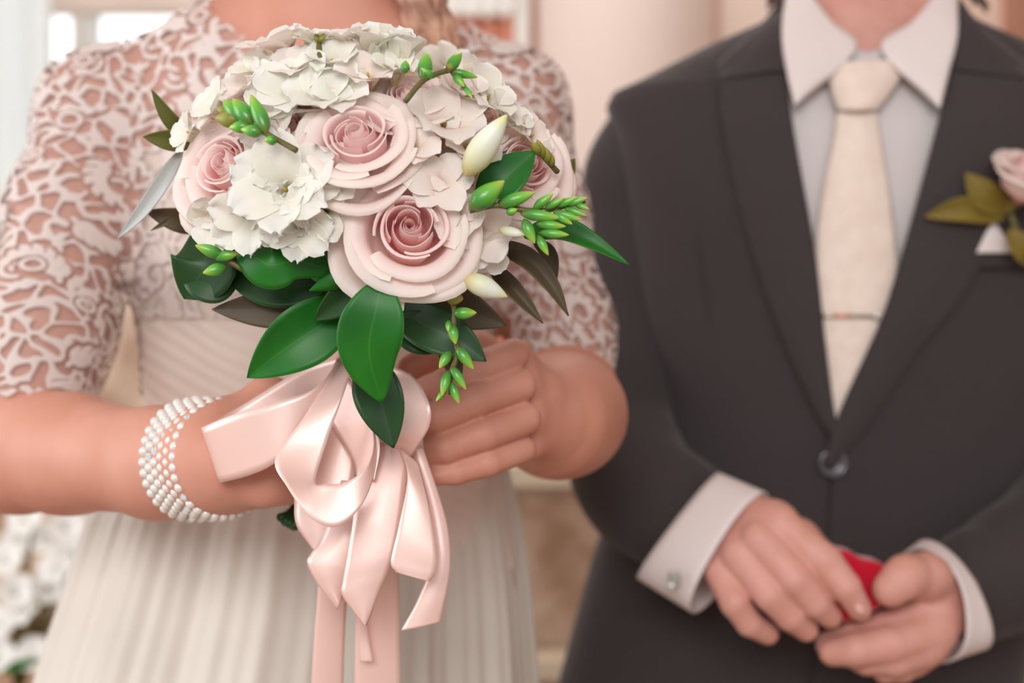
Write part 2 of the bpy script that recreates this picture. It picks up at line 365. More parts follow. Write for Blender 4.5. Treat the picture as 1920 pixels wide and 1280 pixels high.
# marble wainscot and rail
m_ledge = mat('cream_ledge', (226, 212, 188), .5)
def tiles():
    w = struct(box('wall_wainscot', (-2.2, YB-.26, 0), (2.9, YB-.005, W(0, 890, YB-.25)[2]), m_marble, bev=.01)); w.name = 'trim_6'
    r = struct(box('trim_7', (-2.2, YB-.30, W(0, 885, YB-.25)[2]), (2.9, YB-.005, W(0, 850, YB-.25)[2]), m_ledge, bev=.012))
    struct(box('trim_8', (-2.2, YB-.33, 0), (2.9, YB-.26, W(0, 1215, YB-.3)[2]), m_ledge, bev=.012))
tiles()
struct(bw('trim_11', 880, 905, 1420, 3000, 0, .25, m_marble, 2.5, )); struct(bw('trim_12', 875, 868, 1430, 912, -.03, .28, m_ledge, 2.5)); struct(bw('trim_13', 875, 1222, 1430, 1262, -.06, .02, m_ledge, 2.45))
struct(bw('trim_14', -400, 480, 330, 3000, 0, .25, m_marble, 2.75)); struct(bw('trim_15', -410, 446, 340, 480, -.03, .28, m_ledge, 2.75))
struct(bw('trim_9', 95, -20, 470, 26, -.03, .03, m_cream, 3.2))
struct(bw('trim_10', 88, -600, 98, 460, -.01, .01, m_white, 3.0))
# ------------------------------------------------------------ BRIDE
YT = 1.25
bp = []
def bs(p, q, r1, r2, k=.03, sy=1.): return seg(W(*p), W(*q), r1, r2, k, sy)
bp += [bs((595, 270, YT+.01), (598, 480, YT), .148, .155, .03, .62), bs((598, 480, YT), (600, 740, YT), .155, .142, .03, .62), bs((600, 740, YT), (600, 1080, YT+.01), .142, .175, .03, .64)]
bp += [bs((430, 430, YT-.05), (430, 445, YT-.05), .056, .058, .04), bs((765, 430, YT-.05), (765, 445, YT-.05), .056, .058, .04)]
bp += [bs((180, 205, YT), (430, 100, YT), .040, .034, .03), bs((960, 195, YT), (800, 112, YT), .038, .034, .03), bs((430, 100, YT-.005), (790, 108, YT-.005), .034, .034, .03)]
bp += [bs((250, 250, YT), (900, 250, YT), .05, .05, .04, .9), bs((430, 170, YT-.02), (760, 170, YT-.02), .045, .045, .03)]
bp += [bs((612, 90, YT+.005), (620, -170, YT-.01), .056, .05, .04)]
# head
HB = (622, -350)
def head_pt(hx, hy_, Yc, dx, dy, Y): return W(hx, hy_, Yc)+np.array([dx*Yc/F, Y-Yc, -dy*Yc/F])
def head_seg(hx, hy_, Yc, p, q, r1, r2, k): return seg(head_pt(hx, hy_, Yc, *p), head_pt(hx, hy_, Yc, *q), r1, r2, k)
for p_, q_, r1_, r2_, k_ in [((0, -30, .005), (0, 30, -.01), .075, .068, .02), ((0, 120, -.04), (0, 150, -.045), .046, .036, .03), ((0, 5, -.076), (0, 62, -.088), .006, .010, .010),
       ((-18, 112, -.078), (18, 112, -.078), .008, .008, .008), ((-152, 15, .01), (-148, 50, .01), .012, .008, .008), ((152, 15, .01), (148, 50, .01), .012, .008, .008)]:
    bp += [head_seg(HB[0], HB[1], YT, (p_[0], p_[1], YT+p_[2]), (q_[0], q_[1], YT+q_[2]), r1_, r2_, k_)]
# arms  (image left = her right arm)
armL = [(178, 205, 1.245, 84), (135, 400, 1.20, 98), (80, 620, 1.16, 108), (35, 850, 1.12, 104)]
armR = [(962, 195, 1.245, 80), (1000, 400, 1.25, 80), (1050, 620, 1.24, 80), (1068, 775, 1.20, 76)]
bp += limb(armL, .03)+limb(armR, .03)
bp += limb([(35, 850, 1.12, 104), (130, 850, 1.08, 105), (300, 868, 1.0, 96), (400, 860, .965, 86)], .02)
bp += limb([(1066, 768, 1.20, 84), (1060, 776, 1.14, 92), (1046, 780, 1.10, 87), (1032, 783, 1.07, 74), (1015, 785, 1.055, 60)], .04)
# left hand (image right)
mcp = [(962, 664, .992, 31), (975, 722, .985, 32), (983, 785, .985, 32), (980, 842, .99, 26)]
for p in mcp: bp += limb([(1018, 782, 1.065, 48), (p[0]+10, p[1], p[2]+.02, p[3]*.9)], .02)
for ch in ([mcp[0], (905, 686, .972, 31), (835, 718, .965, 28), (775, 742, .968, 24)],
           [mcp[1], (890, 750, .962, 32), (820, 781, .955, 31), (770, 800, .962, 26)],
           [mcp[2], (905, 815, .962, 31), (835, 840, .955, 30), (785, 852, .962, 27)],
           [mcp[3], (915, 868, .966, 26), (855, 886, .958, 23), (818, 891, .956, 20)]):
    bp += limb(ch, .0022)
bp += limb([(1010, 740, 1.03, 42), (900, 660, 1.03, 34), (820, 660, 1.02, 29), (770, 690, 1.01, 25)], .008)
# right hand (image left), wrapped round the handle
mcr = [(520, 745, .985, 34), (530, 800, .975, 36), (535, 860, .972, 35), (520, 915, .985, 28)]
for p in mcr: bp += limb([(405, 858, .965, 80), (p[0]-20, p[1], p[2], p[3]+8)], .02)
for q, (ch) in enumerate(mcr):
    bp += limb([ch, (ch[0]+65, ch[1]+4, 1.01, ch[3]-3), (ch[0]+110, ch[1]+8, 1.055, ch[3]-6), (ch[0]+85, ch[1]+12, 1.085, ch[3]-9)], .005)
bp += limb([(440, 890, .95, 50), (500, 905, .945, 38), (552, 915, .955, 30)], .012)
xs = axis(-.56, .18, [(-.21, .04)], .0018, .005); ys = axis(.90, 1.42, [(.92, 1.08)], .0018, .006); zs = axis(.88, 1.80, [(1.03, 1.16)], .0018, .005)
V, Fq = surfnets(field(bp, xs, ys, zs), xs, ys, zs); V = laplace(V, Fq, 2)
bride = obj('person', V, Fq, M['skin_bride'], origin=W(600, 640, YT)*np.array([1, 1, 0]))
tag(bride, 'woman in ivory lace-sleeved dress gripping a rose bouquet with both hands', 'person')
# lace sleeves + yoke
def proj(V): return 960+V[:, 0]/V[:, 1]*F, 640-(V[:, 2]-H)/V[:, 1]*F
def raster_lace(n=1100, res=.0005, seed=3):
    r = np.random.default_rng(seed); A = np.zeros((n, n), np.float32)
    gx, gy = np.meshgrid(np.arange(n)*res, np.arange(n)*res, indexing='ij')
    # net of rounded holes
    cs = .0125; sd = []
    for i in range(-1, int(n*res/cs)+2):
        for j in range(-1, int(n*res/cs)+2): sd.append(((i+.5+r.uniform(-.42, .42))*cs, (j+.5+r.uniform(-.42, .42))*cs))
    sd = np.array(sd); D1 = np.full((n, n), 9., np.float32); D2 = D1.copy(); wn = int(.03/res)
    wx = .003*np.sin(gy*210+np.sin(gx*140)*2); wy = .003*np.sin(gx*230+np.sin(gy*150)*2)
    for (a, b) in sd:
        i0 = max(0, int(a/res)-wn); i1 = min(n, int(a/res)+wn); j0 = max(0, int(b/res)-wn); j1 = min(n, int(b/res)+wn)
        if i1 <= i0 or j1 <= j0: continue
        s = (slice(i0, i1), slice(j0, j1)); d = np.hypot(gx[s]+wx[s]-a, gy[s]+wy[s]-b).astype(np.float32)
        m1 = d < D1[s]; D2[s] = np.where(m1, D1[s], np.minimum(D2[s], d)); D1[s] = np.where(m1, d, D1[s])
    A = np.clip(1-(D2-D1-.0014)/.0026, 0, 1)
    def stroke(pts, w0, w1):
        m = len(pts)
        for q, (a, b) in enumerate(pts):
            w = w0+(w1-w0)*q/max(1, m-1); yield a, b, w
    def stamp(st, halo):
        st = list(st); 
        for ps in (0, 1):
            for a, b, w in st:
                rr = w+(halo if ps == 0 else 0); k = int((rr+.001)/res)+1
                i = int(a/res); j = int(b/res)
                i0, i1, j0, j1 = max(0, i-k), min(n, i+k+1), max(0, j-k), min(n, j+k+1)
                if i1 <= i0 or j1 <= j0: continue
                s = (slice(i0, i1), slice(j0, j1)); d = np.hypot(gx[s]-a, gy[s]-b); v = np.clip((rr-d)/.0008+.5, 0, 1)
                if ps == 0: A[s] = np.minimum(A[s], 1-v)
                else: A[s] = np.maximum(A[s], v)
    L = n*res; ms = .050
    for i in range(int(L/ms)+1):
        for j in range(int(L/ms)+1):
            x0 = (i+.5+r.uniform(-.2, .2))*ms; y0 = (j+.5+r.uniform(-.2, .2))*ms; th = r.uniform(0, 6.28); kc = r.choice([-1, 1])*r.uniform(18, 34)
            st = []; x, y = x0, y0
            for q in range(90):   # stem that ends in a scroll
                x += math.cos(th)*.0007; y += math.sin(th)*.0007; th += .0007*kc*(1+q*.045); st.append((x, y, .0015))
                if q % 9 == 5 and q < 60:
                    for sg in (-1, 1):
                        a = th+sg*.95; ln = .0105*(1-q/110)
                        for e in range(16):
                            f = e/15; st.append((x+math.cos(a-sg*f*.4)*ln*f, y+math.sin(a-sg*f*.4)*ln*f, .0007+.0018*math.sin(math.pi*min(1, f*1.05))))
            stamp(st, .0022)
    for q in range(90):       # small rings
        x0, y0 = r.uniform(0, L, 2); rad = r.uniform(.004, .0065)
        stamp([(x0+math.cos(t)*rad, y0+math.sin(t)*rad*.8, .0013) for t in np.linspace(0, 6.28, 40)], .0012)
    return A, res
LA, lres = raster_lace()
def lace_sample(s, t):
    n = LA.shape[0]; i = np.mod(s/lres, n-1); j = np.mod(t/lres, n-1); i0 = i.astype(int); j0 = j.astype(int); u = i-i0; v = j-j0
    return LA[i0, j0]*(1-u)*(1-v)+LA[i0+1, j0]*u*(1-v)+LA[i0, j0+1]*(1-u)*v+LA[i0+1, j0+1]*u*v
def lace_attr(o, val):
    at = o.data.attributes.new('lace', 'FLOAT', 'POINT'); at.data.foreach_set('value', val.astype(np.float32))
clothp = [p for p in bp[:10]]+limb(armL, .03)+limb(armR, .03)
# neck omitted from the dress field; yoke follows collarbones
xs = np.arange(-.58, .22, .0017); ys = np.arange(1.02, 1.40, .0025); zs = np.arange(1.06, 1.46, .0017)
Fd = field(clothp, xs, ys, zs, .02)
V, Fq = surfnets(Fd, xs, ys, zs, .006)
px, py = proj(V)
nl = np.interp(px, [380, 400, 440, 480, 560, 700, 800, 850, 870, 890], [-60, 26, 52, 82, 120, 125, 100, 62, 45, -60])
keep = (py > nl-4*np.sin(px*.25)) | (px < 385) | (px > 885)
onarmL = (V[:, 0] < W(225, 0, 1.16)[0]); onarmR = (V[:, 0] > W(958, 0, 1.2)[0])
hemL = 742+6*np.sin(px*.12); hemR = np.interp(px, [960, 1000, 1060, 1145], [690, 688, 672, 695])+5*np.sin(px*.15)
keep &= np.where(onarmL, py < hemL, np.where(onarmR, py < hemR, py < 600))
V, Fq = crop(V, Fq, keep); V = laplace(V, Fq, 2)
px, py = proj(V)
def param(V):
    cxm = W(595, 0, YT)[0]; s = V[:, 0].copy(); t = V[:, 2].copy()
    for arm, sel in ((armL, V[:, 0] < W(225, 0, 1.16)[0]), (armR, V[:, 0] > W(950, 0, 1.2)[0])):
        a = W(*arm[0][:3]); b = W(*arm[-1][:3]); d = (b-a)/np.linalg.norm(b-a); q = V-a; l = q@d; pr = q-l[:, None]*d
        e1 = np.array([1, 0, 0])-d*d[0]; e1 /= np.linalg.norm(e1); e2 = np.cross(d, e1)
        ang = np.arctan2(pr@e1, -np.abs(pr@e2)*np.sign(-(pr@e2))*-1) if False else np.arctan2(pr@e1, np.where(e2[1] > 0, -1, 1)*(pr@e2))
        w = sel & (V[:, 2] < 1.345); s = np.where(w, a[0]+ang*.043, s); t = np.where(w, a[2]-l, t)
    return s+1.0, t
s_, t_ = param(V)
lv = lace_sample(s_*.80, t_*.80)
hem_d = np.where(V[:, 0] < W(225, 0, 1.16)[0], 742-py, np.where(V[:, 0] > W(955, 0, 1.2)[0], 688-py, 99))
lv = np.maximum(lv, np.clip(1-np.abs(hem_d-4)/10, 0, 1))
lace_top = obj('lace_top', V, Fq, M['lace'], bride, label='floral lace yoke and elbow-length sleeves'); lace_attr(lace_top, lv)
# bodice
torso = bp[:5]+bp[8:9]
xs = np.arange(-.40, .10, .003); ys = np.arange(1.05, 1.42, .003); zs = np.arange(.93, 1.36, .003)
V, Fq = surfnets(field(torso, xs, ys, zs, .02), xs, ys, zs, .0035); px, py = proj(V)
top = np.interp(px, [215, 260, 330, 430, 600, 760, 900, 960], [330, 285, 250, 230, 290, 230, 250, 320])
V, Fq = crop(V, Fq, (py > top) & (V[:, 2] > .95)); V = laplace(V, Fq, 1)
obj('bodice', V, Fq, M['bodice'], bride, label='ruched pale chiffon bodice')
# skirt
rows = [(770, 252, 932, .105), (800, 242, 938, .108), (850, 222, 948, .112), (900, 198, 957, .118), (970, 168, 972, .13), (1100, 128, 990, .15), (1280, 75, 1005, .18), (1700, -20, 1040, .22), (2400, -80, 1090, .26), (3080, -120, 1130, .29)]
R = cr(rows, 60); nvr = 420; G = np.zeros((60, nvr, 3))
for i, (y, xl, xr, dp) in enumerate(R):
    c = W((xl+xr)/2, y, YT+.02); hw = (xr-xl)/2*YT/F
    for j in range(nvr):
        th = 2*math.pi*j/nvr; fold = min(1, .25+i/30)*(.0006*math.sin(th*34+1.3*math.sin(th*5))+.0004*math.sin(th*67+.02*i)+.0018*math.sin(th*11+.7))*(1+i*.05)
        G[i, j] = (c[0]+(hw+fold)*math.cos(th), c[1]+(dp+fold*1.2)*math.sin(th), c[2])
grid_obj('skirt', G, M['skirt'], bride, wrap=True, label='softly pleated ivory chiffon skirt')
# nails
def nail(px, py, Y, ln, wd, ang, parent, tilt=0):
    G = np.zeros((7, 7, 3)); c = W(px, py, Y); L = ln*Y/F; w = wd*Y/F
    for i in range(7):
        for j in range(7):
            a = (i/6-.5)*2; b = (j/6-.5)*2; k = math.sqrt(max(0, 1-.75*abs(a)**3)); u = a*L*.5; v = b*w*.5*k
            G[i, j] = (c[0]+u*math.cos(ang)-v*math.sin(ang), c[1]+.25*w*b*b+.12*L*a*a+tilt*u, c[2]+u*math.sin(ang)+v*math.cos(ang))
    return solid(grid_obj('fingernail', G, M['nail'], parent), .0006, 0)
nail(822, 889, .9505, 30, 27, math.radians(175), bride)
# bride hair: cap + locks
def hair_cap(cx, cy, Y, r, m, parent, drop, seed, n=26, thick=.012):
    ob = []
    c = W(cx, cy, Y); rr = np.random.default_rng(seed)
    nu, nv = 22, 40; G = np.zeros((nu, nv, 3))
    for i in range(nu):
        for j in range(nv):
            ph = i/(nu-1)*math.pi*.62; th = 2*math.pi*j/nv; fr = max(0, -math.sin(th))   # th=-90deg is the face side
            ph2 = ph*(1-.52*fr**2); k = r*(1.12+.03*math.sin(th*14)+.02*math.sin(th*9+i))
            G[i, j] = (c[0]+k*.95*math.sin(ph2)*math.cos(th), c[1]+.012+k*1.08*math.sin(ph2)*math.sin(th), c[2]+k*1.2*math.cos(ph2)-drop*(i/(nu-1))**3*(1-fr))
    return solid(grid_obj('hair', G, m, parent, wrap=True), .006)
hair = hair_cap(HB[0], HB[1], YT+.004, .080, M['hair_b'], bride, .05, 1)
for q in range(46):
    r = random.Random(q); t = (q % 23)/22; u = 1 if q >= 23 else 0; am = r.uniform(6, 20); ph = r.uniform(0, 6); ex = 762+t*72; yd = -.07-.012*math.sin(math.pi*t)+.01*u
    P = [W(748+t*30, -330, YT+.02), W(752+t*50, -200, YT+yd*.3), W(750+t*62+am*math.sin(ph), -90, YT+yd*.8), W(ex-14+am*math.sin(ph+1.5), -20, YT+yd), W(ex+4+am*math.sin(ph+3), 35, YT+yd), W(ex+14+am*math.sin(ph+4.5), 75, YT+yd+.003), W(ex+22+am, 98+r.uniform(-12, 22), YT+yd+.008)]
    tube('hair_lock', P, [.004, .005, .0046, .0042, .004, .003, .0008], M['hair_b'], hair, 30, 6)
# ------------------------------------------------------------ BRACELET
def uvsphere(r, nu=8, nv=10, st=(1, 1, 1)):
    return [(st[0]*r*math.sin(math.pi*i/(nu-1))*math.cos(2*math.pi*j/nv), st[1]*r*math.sin(math.pi*i/(nu-1))*math.sin(2*math.pi*j/nv), st[2]*r*math.cos(math.pi*i/(nu-1))) for i in range(nu) for j in range(nv)], grid_faces(nu, nv, True)
pv, pf = uvsphere(.0036); pme = mesh_data('pearl', pv, pf); pme.materials.append(M['pearl'])
gv, gf = uvsphere(.0034, 4, 6); gme = mesh_data('rhinestone', gv, gf, smooth=False); gme.materials.append(M['gem'])
wa = W(250, 862, 1.025); wb = W(400, 860, .965); d = (wb-wa)/np.linalg.norm(wb-wa); d = d*np.array([1, 1.15, 1]); d /= np.linalg.norm(d)
cc = W(392, 860, .972); br = tag(empty('bracelet', cc), 'pearl and rhinestone bracelet of several rows on the bare wrist', 'bracelet')
e1, e2 = frame(d); k = 0
for row in range(6):
    c = cc+d*(row-2.5)*.0068; rad = .0395+(2.5-row)*.0004; nb = 35
    for j in range(nb):
        th = 2*math.pi*(j+.5*(row % 2))/nb; p = c+(e1*math.cos(th)*1.0+e2*math.sin(th)*1.0)*rad
        k += 1; isg = (k*7) % 9 == 0
        o = bpy.data.objects.new('rhinestone' if isg else 'pearl', gme if isg else pme); COL.objects.link(o); o.parent = br; o.location = Vector(p-cc)
    P = [c+(e1*math.cos(t)+e2*math.sin(t))*(rad-.0012) for t in np.linspace(0, 2*math.pi, 25)]
    tube('bracelet_wire', P, [.0011]*25, M['metal'], br, 60, 6, caps=False)
# ------------------------------------------------------------ BOUQUET
BC = (690, 340); BY = .955; BR = .118
def ballY(px, py):
    d2 = ((px-BC[0])*.875/F)**2+((py-BC[1])*.875/F)**2; return BY-math.sqrt(max(BR*BR*1.0-d2*.80, .0004))
bq = tag(empty('bouquet', W(600, 980, 1.0)), 'bridal bouquet of pink roses, white freesias, dark leaves and trailing ribbons', 'bouquet')
def petal_grid(span, prof, spiral=.0, nu=13, nv=15, rnd=.2, ripple=0, tipw=1.0):
    P = cr(prof, 60); G = np.zeros((nu, nv, 3))
    for j in range(nv):
        u = (j/(nv-1)-.5)*2; lim = 1-rnd*abs(u)**2.6
        for i in range(nu):
            v = i/(nu-1)*lim; r, z = P[min(59, int(v*59))] if v*59 >= 59 else P[int(v*59)]*(1-(v*59 % 1))+P[int(v*59)+1]*(v*59 % 1)
            wv = (.55+.45*min(1, v*2)); ang = u*span/2*wv
            rr = r+spiral*u+ripple*v*math.sin(u*5+1); G[i, j] = (rr*math.cos(ang), rr*math.sin(ang), z+ripple*.6*v*math.cos(u*7))
    return G
def gmesh(name, G, m):
    nu, nv = G.shape[:2]; uv = np.stack(np.meshgrid(np.linspace(0, 1, nu), np.linspace(0, 1, nv), indexing='ij'), -1).reshape(-1, 2)[:, ::-1]
    me = mesh_data(name, G.reshape(-1, 3), grid_faces(nu, nv), uv); me.materials.append(m); return me
LAY = [  # count, span, profile, spiral, material, rnd, ripple
 (3, 3.6, [(.03, .10), (.09, .40), (.085, .74), (.07, .90)], .028, 'rose', .06, 0),
 (3, 3.4, [(.06, .08), (.17, .40), (.18, .74), (.155, .91), (.16, .93)], .045, 'rose', .06, .004),
 (3, 3.2, [(.08, .06), (.28, .36), (.295, .70), (.275, .88), (.29, .905)], .06, 'rose', .08, .008),
 (3, 3.0, [(.10, .05), (.40, .32), (.43, .60), (.42, .80), (.45, .85), (.48, .845)], .07, 'rose', .12, .012),
 (3, 2.7, [(.10, .03), (.46, .28), (.55, .50), (.60, .66), (.70, .745), (.80, .75), (.84, .72)], .07, 'rose_outer', .22, .02),
 (3, 2.7, [(.10, .0), (.56, .16), (.70, .38), (.80, .54), (.93, .62), (1.03, .61), (1.06, .57)], .06, 'rose_outer', .26, .03),
 (4, 2.2, [(.10, -.05), (.64, .02), (.84, .22), (.98, .40), (1.10, .44), (1.16, .38)], .05, 'rose_outer', .28, .04)]
ROSE = [[gmesh('petal', petal_grid(sp, pr, s, 14, 17, rn, rp*(1+.5*q)), M[mt]) for q in range(2)] for (c, sp, pr, s, mt, rn, rp) in LAY]
cv, cf = uvsphere(1, 10, 12, (.30, .30, .32)); CORE = mesh_data('rose_heart', np.array(cv)+np.array([0, 0, .22]), cf, np.array([(0, .1)]*len(cv))); CORE.materials.append(M['rose'])
def look(n, roll=0):
    return Vector(n).to_track_quat('Z', 'Y').to_matrix().to_4x4() @ Matrix.Rotation(roll, 4, 'Z')
def rose(px, py, Y, rpx, face, roll, parent, layers=7, label=None, seed=0, name='rose', squash=1.):
    """(px,py) is where the centre of the bloom shows; face = direction it opens to"""
    rd = random.Random(seed+11); R_ = rpx*Y/F; n = np.array(face, float); n /= np.linalg.norm(n)
    c = W(px, py, Y)-n*R_*.80
    o = bpy.data.objects.new(name, CORE); COL.objects.link(o); o.parent = parent
    o.matrix_basis = Matrix.Translation(Vector(c)-wloc(parent)) @ look(n, roll) @ Matrix.Diagonal((R_, R_, R_*squash, 1))
    for li in range(layers):
        cnt = LAY[li][0]; a0 = li*1.1+rd.uniform(-.3, .3)
        for q in range(cnt):
            p = bpy.data.objects.new('petal', ROSE[li][q % 2]); COL.objects.link(p); p.parent = o
            s = 1+rd.uniform(-.04, .04)
            p.matrix_basis = Matrix.Rotation(a0+q*2*math.pi/cnt+rd.uniform(-.12, .12), 4, 'Z') @ Matrix.Rotation(rd.uniform(-.02, .02)*(1+li), 4, 'Y') @ Matrix.Diagonal((s, s, s*(1+rd.uniform(-.04, .04)), 1))
    if label: o['label'] = label
    return o
def nface(px, py, up=.25, out=1.):
    n = np.array([(px-BC[0])/360*out, -1.0, -(py-BC[1])/360*out+up]); return n/np.linalg.norm(n)
roses = [(768, 424, 132, .30, .5, 'large pink rose at the lower front'), (666, 250, 118, .45, .6, 'pale pink rose at the middle'), (418, 306, 118, .3, .55, 'pale pink rose at the left'),
         (770, 176, 92, .8, .7, 'pale pink rose high on the right'), (985, 305, 104, .2, .6, 'pale pink rose at the right edge'), (610, 128, 104, .9, .7, 'cream pink rose near the top'),
         (415, 200, 72, .5, 1.0, None), (900, 215, 78, .5, 1.0, None), (545, 235, 70, .3, .6, None), (860, 330, 80, .1, .6, None), (400, 385, 62, -.2, .9, None), (1000, 365, 60, -.1, 1., None)]
for q, (x, y, r, up, out, lb) in enumerate(roses):
    yy = ballY(x, y)-(.012 if q in (0, 1) else -.006 if lb else -.02)
    rose(x, y, yy, r, nface(x, y, up, out), q*.9+.4, bq, seed=q, label=lb)
# freesias
def spoon(L=1., wd=.42, flare=.9, cup=.10, ruf=.0, nu=11, nv=9):
    G = np.zeros((nu, nv, 3)); P = cr([(.06, 0), (.10, .35), (.20, .68), (.20+flare*.45, .92), (.20+flare*.85, .96+.05*(1-flare))], nu)
    for i in range(nu):
        t = i/(nu-1); w = wd*(.22+.9*math.sin(min(1, t*1.02)*math.pi*.62)**1.4)*(math.sqrt(max(0.02, 1-((t-.72)/.29)**2)) if t > .72 else 1)
        for j in range(nv):
            u = (j/(nv-1)-.5)*2; G[i, j] = (P[i, 0]*L-cup*u*u*(1-.6*t)+ruf*math.sin(u*4+t*6)*t, w*u, P[i, 1]*L+cup*.8*u*u*t+ruf*math.cos(u*5+3*t)*t)
    return G
SP = {('freesia', a): gmesh('petal', spoon(1, .40, a), M['freesia']) for a in (.35, .8, 1.0)}
SP.update({('freesia_w', a): gmesh('petal', spoon(1, .42, a), M['freesia_w']) for a in (.35, .8, 1.0)})
SP.update({('ruf', a): gmesh('petal', spoon(1, .42, a, .14, .06), M['freesia_w']) for a in (.1, .35, .8, 1.0)})
tv = np.array([[((.05+.06*t+.10*t**3)*math.cos(2*math.pi*j/10), (.05+.06*t+.10*t**3)*math.sin(2*math.pi*j/10), -.35+t*.9) for j in range(10)] for t in np.linspace(0, 1, 7)])
TUBE = {k: mesh_data('freesia_tube', tv.reshape(-1, 3), grid_faces(7, 10, True), np.array([(0, .05+.06*i) for i in range(7) for _ in range(10)])) for k in ('freesia', 'freesia_w', 'ruf')}
for k_, me_ in TUBE.items(): me_.materials.append(M['freesia' if k_ == 'freesia' else 'freesia_w'])
sv, sf = uvsphere(.05, 6, 6, (1, 1, 3)); STM = mesh_data('stamen', np.array(sv)+np.array([0, 0, .62]), sf); STM.materials.append(M['stone'])
def freesia(px, py, Y, rpx, face, kind='freesia', fl=.8, label=None, seed=0, rings=None, name='freesia'):
    rd = random.Random(seed+5); n = np.array(face, float); n /= np.linalg.norm(n); R_ = 1.16*rpx*Y/F/(.2+.8*fl+.1); c = W(px, py, Y)-n*R_*.85
    o = bpy.data.objects.new(name, TUBE[kind]); COL.objects.link(o); o.parent = bq
    o.matrix_basis = Matrix.Translation(Vector(c)-wloc(bq)) @ look(n, rd.uniform(0, 6)) @ Matrix.Scale(R_, 4)
    for ri, (cnt, f2, sc) in enumerate(rings or [(3, fl, 1.0), (3, fl, .94), (3, .35, .74)]):
        for q in range(cnt):
            p = bpy.data.objects.new('petal', SP[(kind, f2)]); COL.objects.link(p); p.parent = o; s = sc*(1+rd.uniform(-.08, .08))
            p.matrix_basis = Matrix.Rotation(q*2*math.pi/cnt+ri*math.pi/max(3, cnt)*(1 if ri < 2 else .75)+rd.uniform(-.15, .15), 4, 'Z') @ Matrix.Rotation(rd.uniform(-.12, .12), 4, 'Y') @ Matrix.Scale(s, 4)
    p = bpy.data.objects.new('stamen', STM); COL.objects.link(p); p.parent = o
    if label: o['label'] = label
    return o
fr = [(520, 76, 64, (-.35, -.6, 1.3), 'freesia', .8), (588, 66, 44, (.1, -.55, 1.3), 'freesia_w', .8), (705, 70, 68, (.05, -.55, 1.2), 'freesia_w', .8), (756, 78, 42, (.4, -.3, 1.3), 'freesia_w', .35), (650, 60, 44, (-.1, -.35, 1.3), 'freesia', .8),
      (395, 190, 52, (-1.1, -.8, .6), 'freesia_w', .8), (455, 160, 60, (-.8, -.9, .9), 'freesia', .8), (545, 160, 74, (-.3, -1, .6), 'freesia_w', 1.0), (640, 165, 62, (.0, -1, .7), 'freesia_w', 1.0),
      (838, 215, 76, (.3, -1, .8), 'freesia', .8), (922, 172, 56, (.7, -.8, .8), 'freesia_w', .8), (868, 160, 48, (.5, -.8, .9), 'freesia', .8),
      (822, 338, 62, (.1, -1.2, .3), 'freesia', 1.0), (905, 432, 66, (.8, -1.1, -.1), 'freesia', .8), (858, 405, 52, (.2, -1.2, .2), 'freesia', .8), (918, 475, 40, (.6, -1.1, -.6), 'freesia_w', .8),
      (605, 400, 56, (-.1, -1.2, -.3), 'freesia_w', 1.0), (500, 240, 56, (-.4, -1, .4), 'freesia', .8), (780, 270, 50, (.2, -1, .5), 'freesia', .8), (400, 415, 44, (-.8, -1, -.5), 'freesia_w', .35),
      (620, 330, 60, (-.1, -1.2, .3), 'freesia_w', 1.0), (1005, 250, 44, (1, -.7, .5), 'freesia', .8), (600, 175, 66, (0, -1, .9), 'freesia_w', 1.0), (556, 112, 54, (-.2, -.8, 1.0), 'freesia', .8), (622, 104, 52, (0, -.8, 1.0), 'freesia_w', .8), (745, 118, 48, (.2, -.8, 1.0), 'freesia_w', .8), (480, 118, 48, (-.4, -.8, 1.0), 'freesia_w', .8), (510, 190, 60, (-.3, -1, .8), 'freesia_w', .8), (880, 265, 56, (.4, -1, .6), 'freesia', .8), (345, 245, 40, (-1, -.8, .3), 'freesia_w', .8), (690, 130, 54, (.1, -.8, 1), 'freesia', .8), (960, 215, 44, (.8, -.7, .6), 'freesia_w', .8)]
for q, (x, y, r, f, kd, fl) in enumerate(fr):
    freesia(x, y, ballY(x, y)-.008, r, f, kd, fl, seed=q)
RG = [(6, 1.0, 1.1), (6, .8, .95), (6, .35, .85), (4, .1, .7)]
freesia(528, 350, ballY(528, 350)-.018, 84, (-.25, -1.2, .25), 'ruf', 1.0, 'full ruffled creamy white double bloom', 50, RG, 'double_freesia')
freesia(470, 405, ballY(470, 405)-.014, 66, (-.5, -1.2, -.35), 'ruf', 1.0, None, 51, RG, 'double_freesia')
freesia(560, 420, ballY(560, 420)-.01, 58, (-.1, -1.2, -.4), 'ruf', 1.0, None, 52, RG, 'double_freesia')
for q in range(26):
    th = 2*math.pi*q*.382; t = q/25; el = .15+.9*t; dx = .105*math.cos(th)*math.cos(el*.9); dz = .098*math.sin(th)*math.cos(el*.9); dy = .02+.062*math.sin(el)
    cw = W(690, 325, .955)+np.array([dx, dy, dz]); nn = np.array([dx*1.2, dy*1.4, dz*1.2+.02]); Yc = cw[1]
    if dz < -.02: continue
    freesia(960+cw[0]/Yc*F, 640-(cw[2]-H)/Yc*F, Yc, 58, nn, 'freesia_w' if q % 2 else 'freesia', .8 if q % 3 else 1.0, seed=q+200)
# core that holds the heads (moss of pale florets and calyxes)
cv2, cf2 = uvsphere(1, 16, 24, (.088, .062, .080)); V = np.array(cv2)+W(690, 330, .955)
obj('floral_foam_core', V, cf2, mat('calyx_mass', (150, 130, 84), .8, col2=(196, 176, 140), nscale=70), bq)
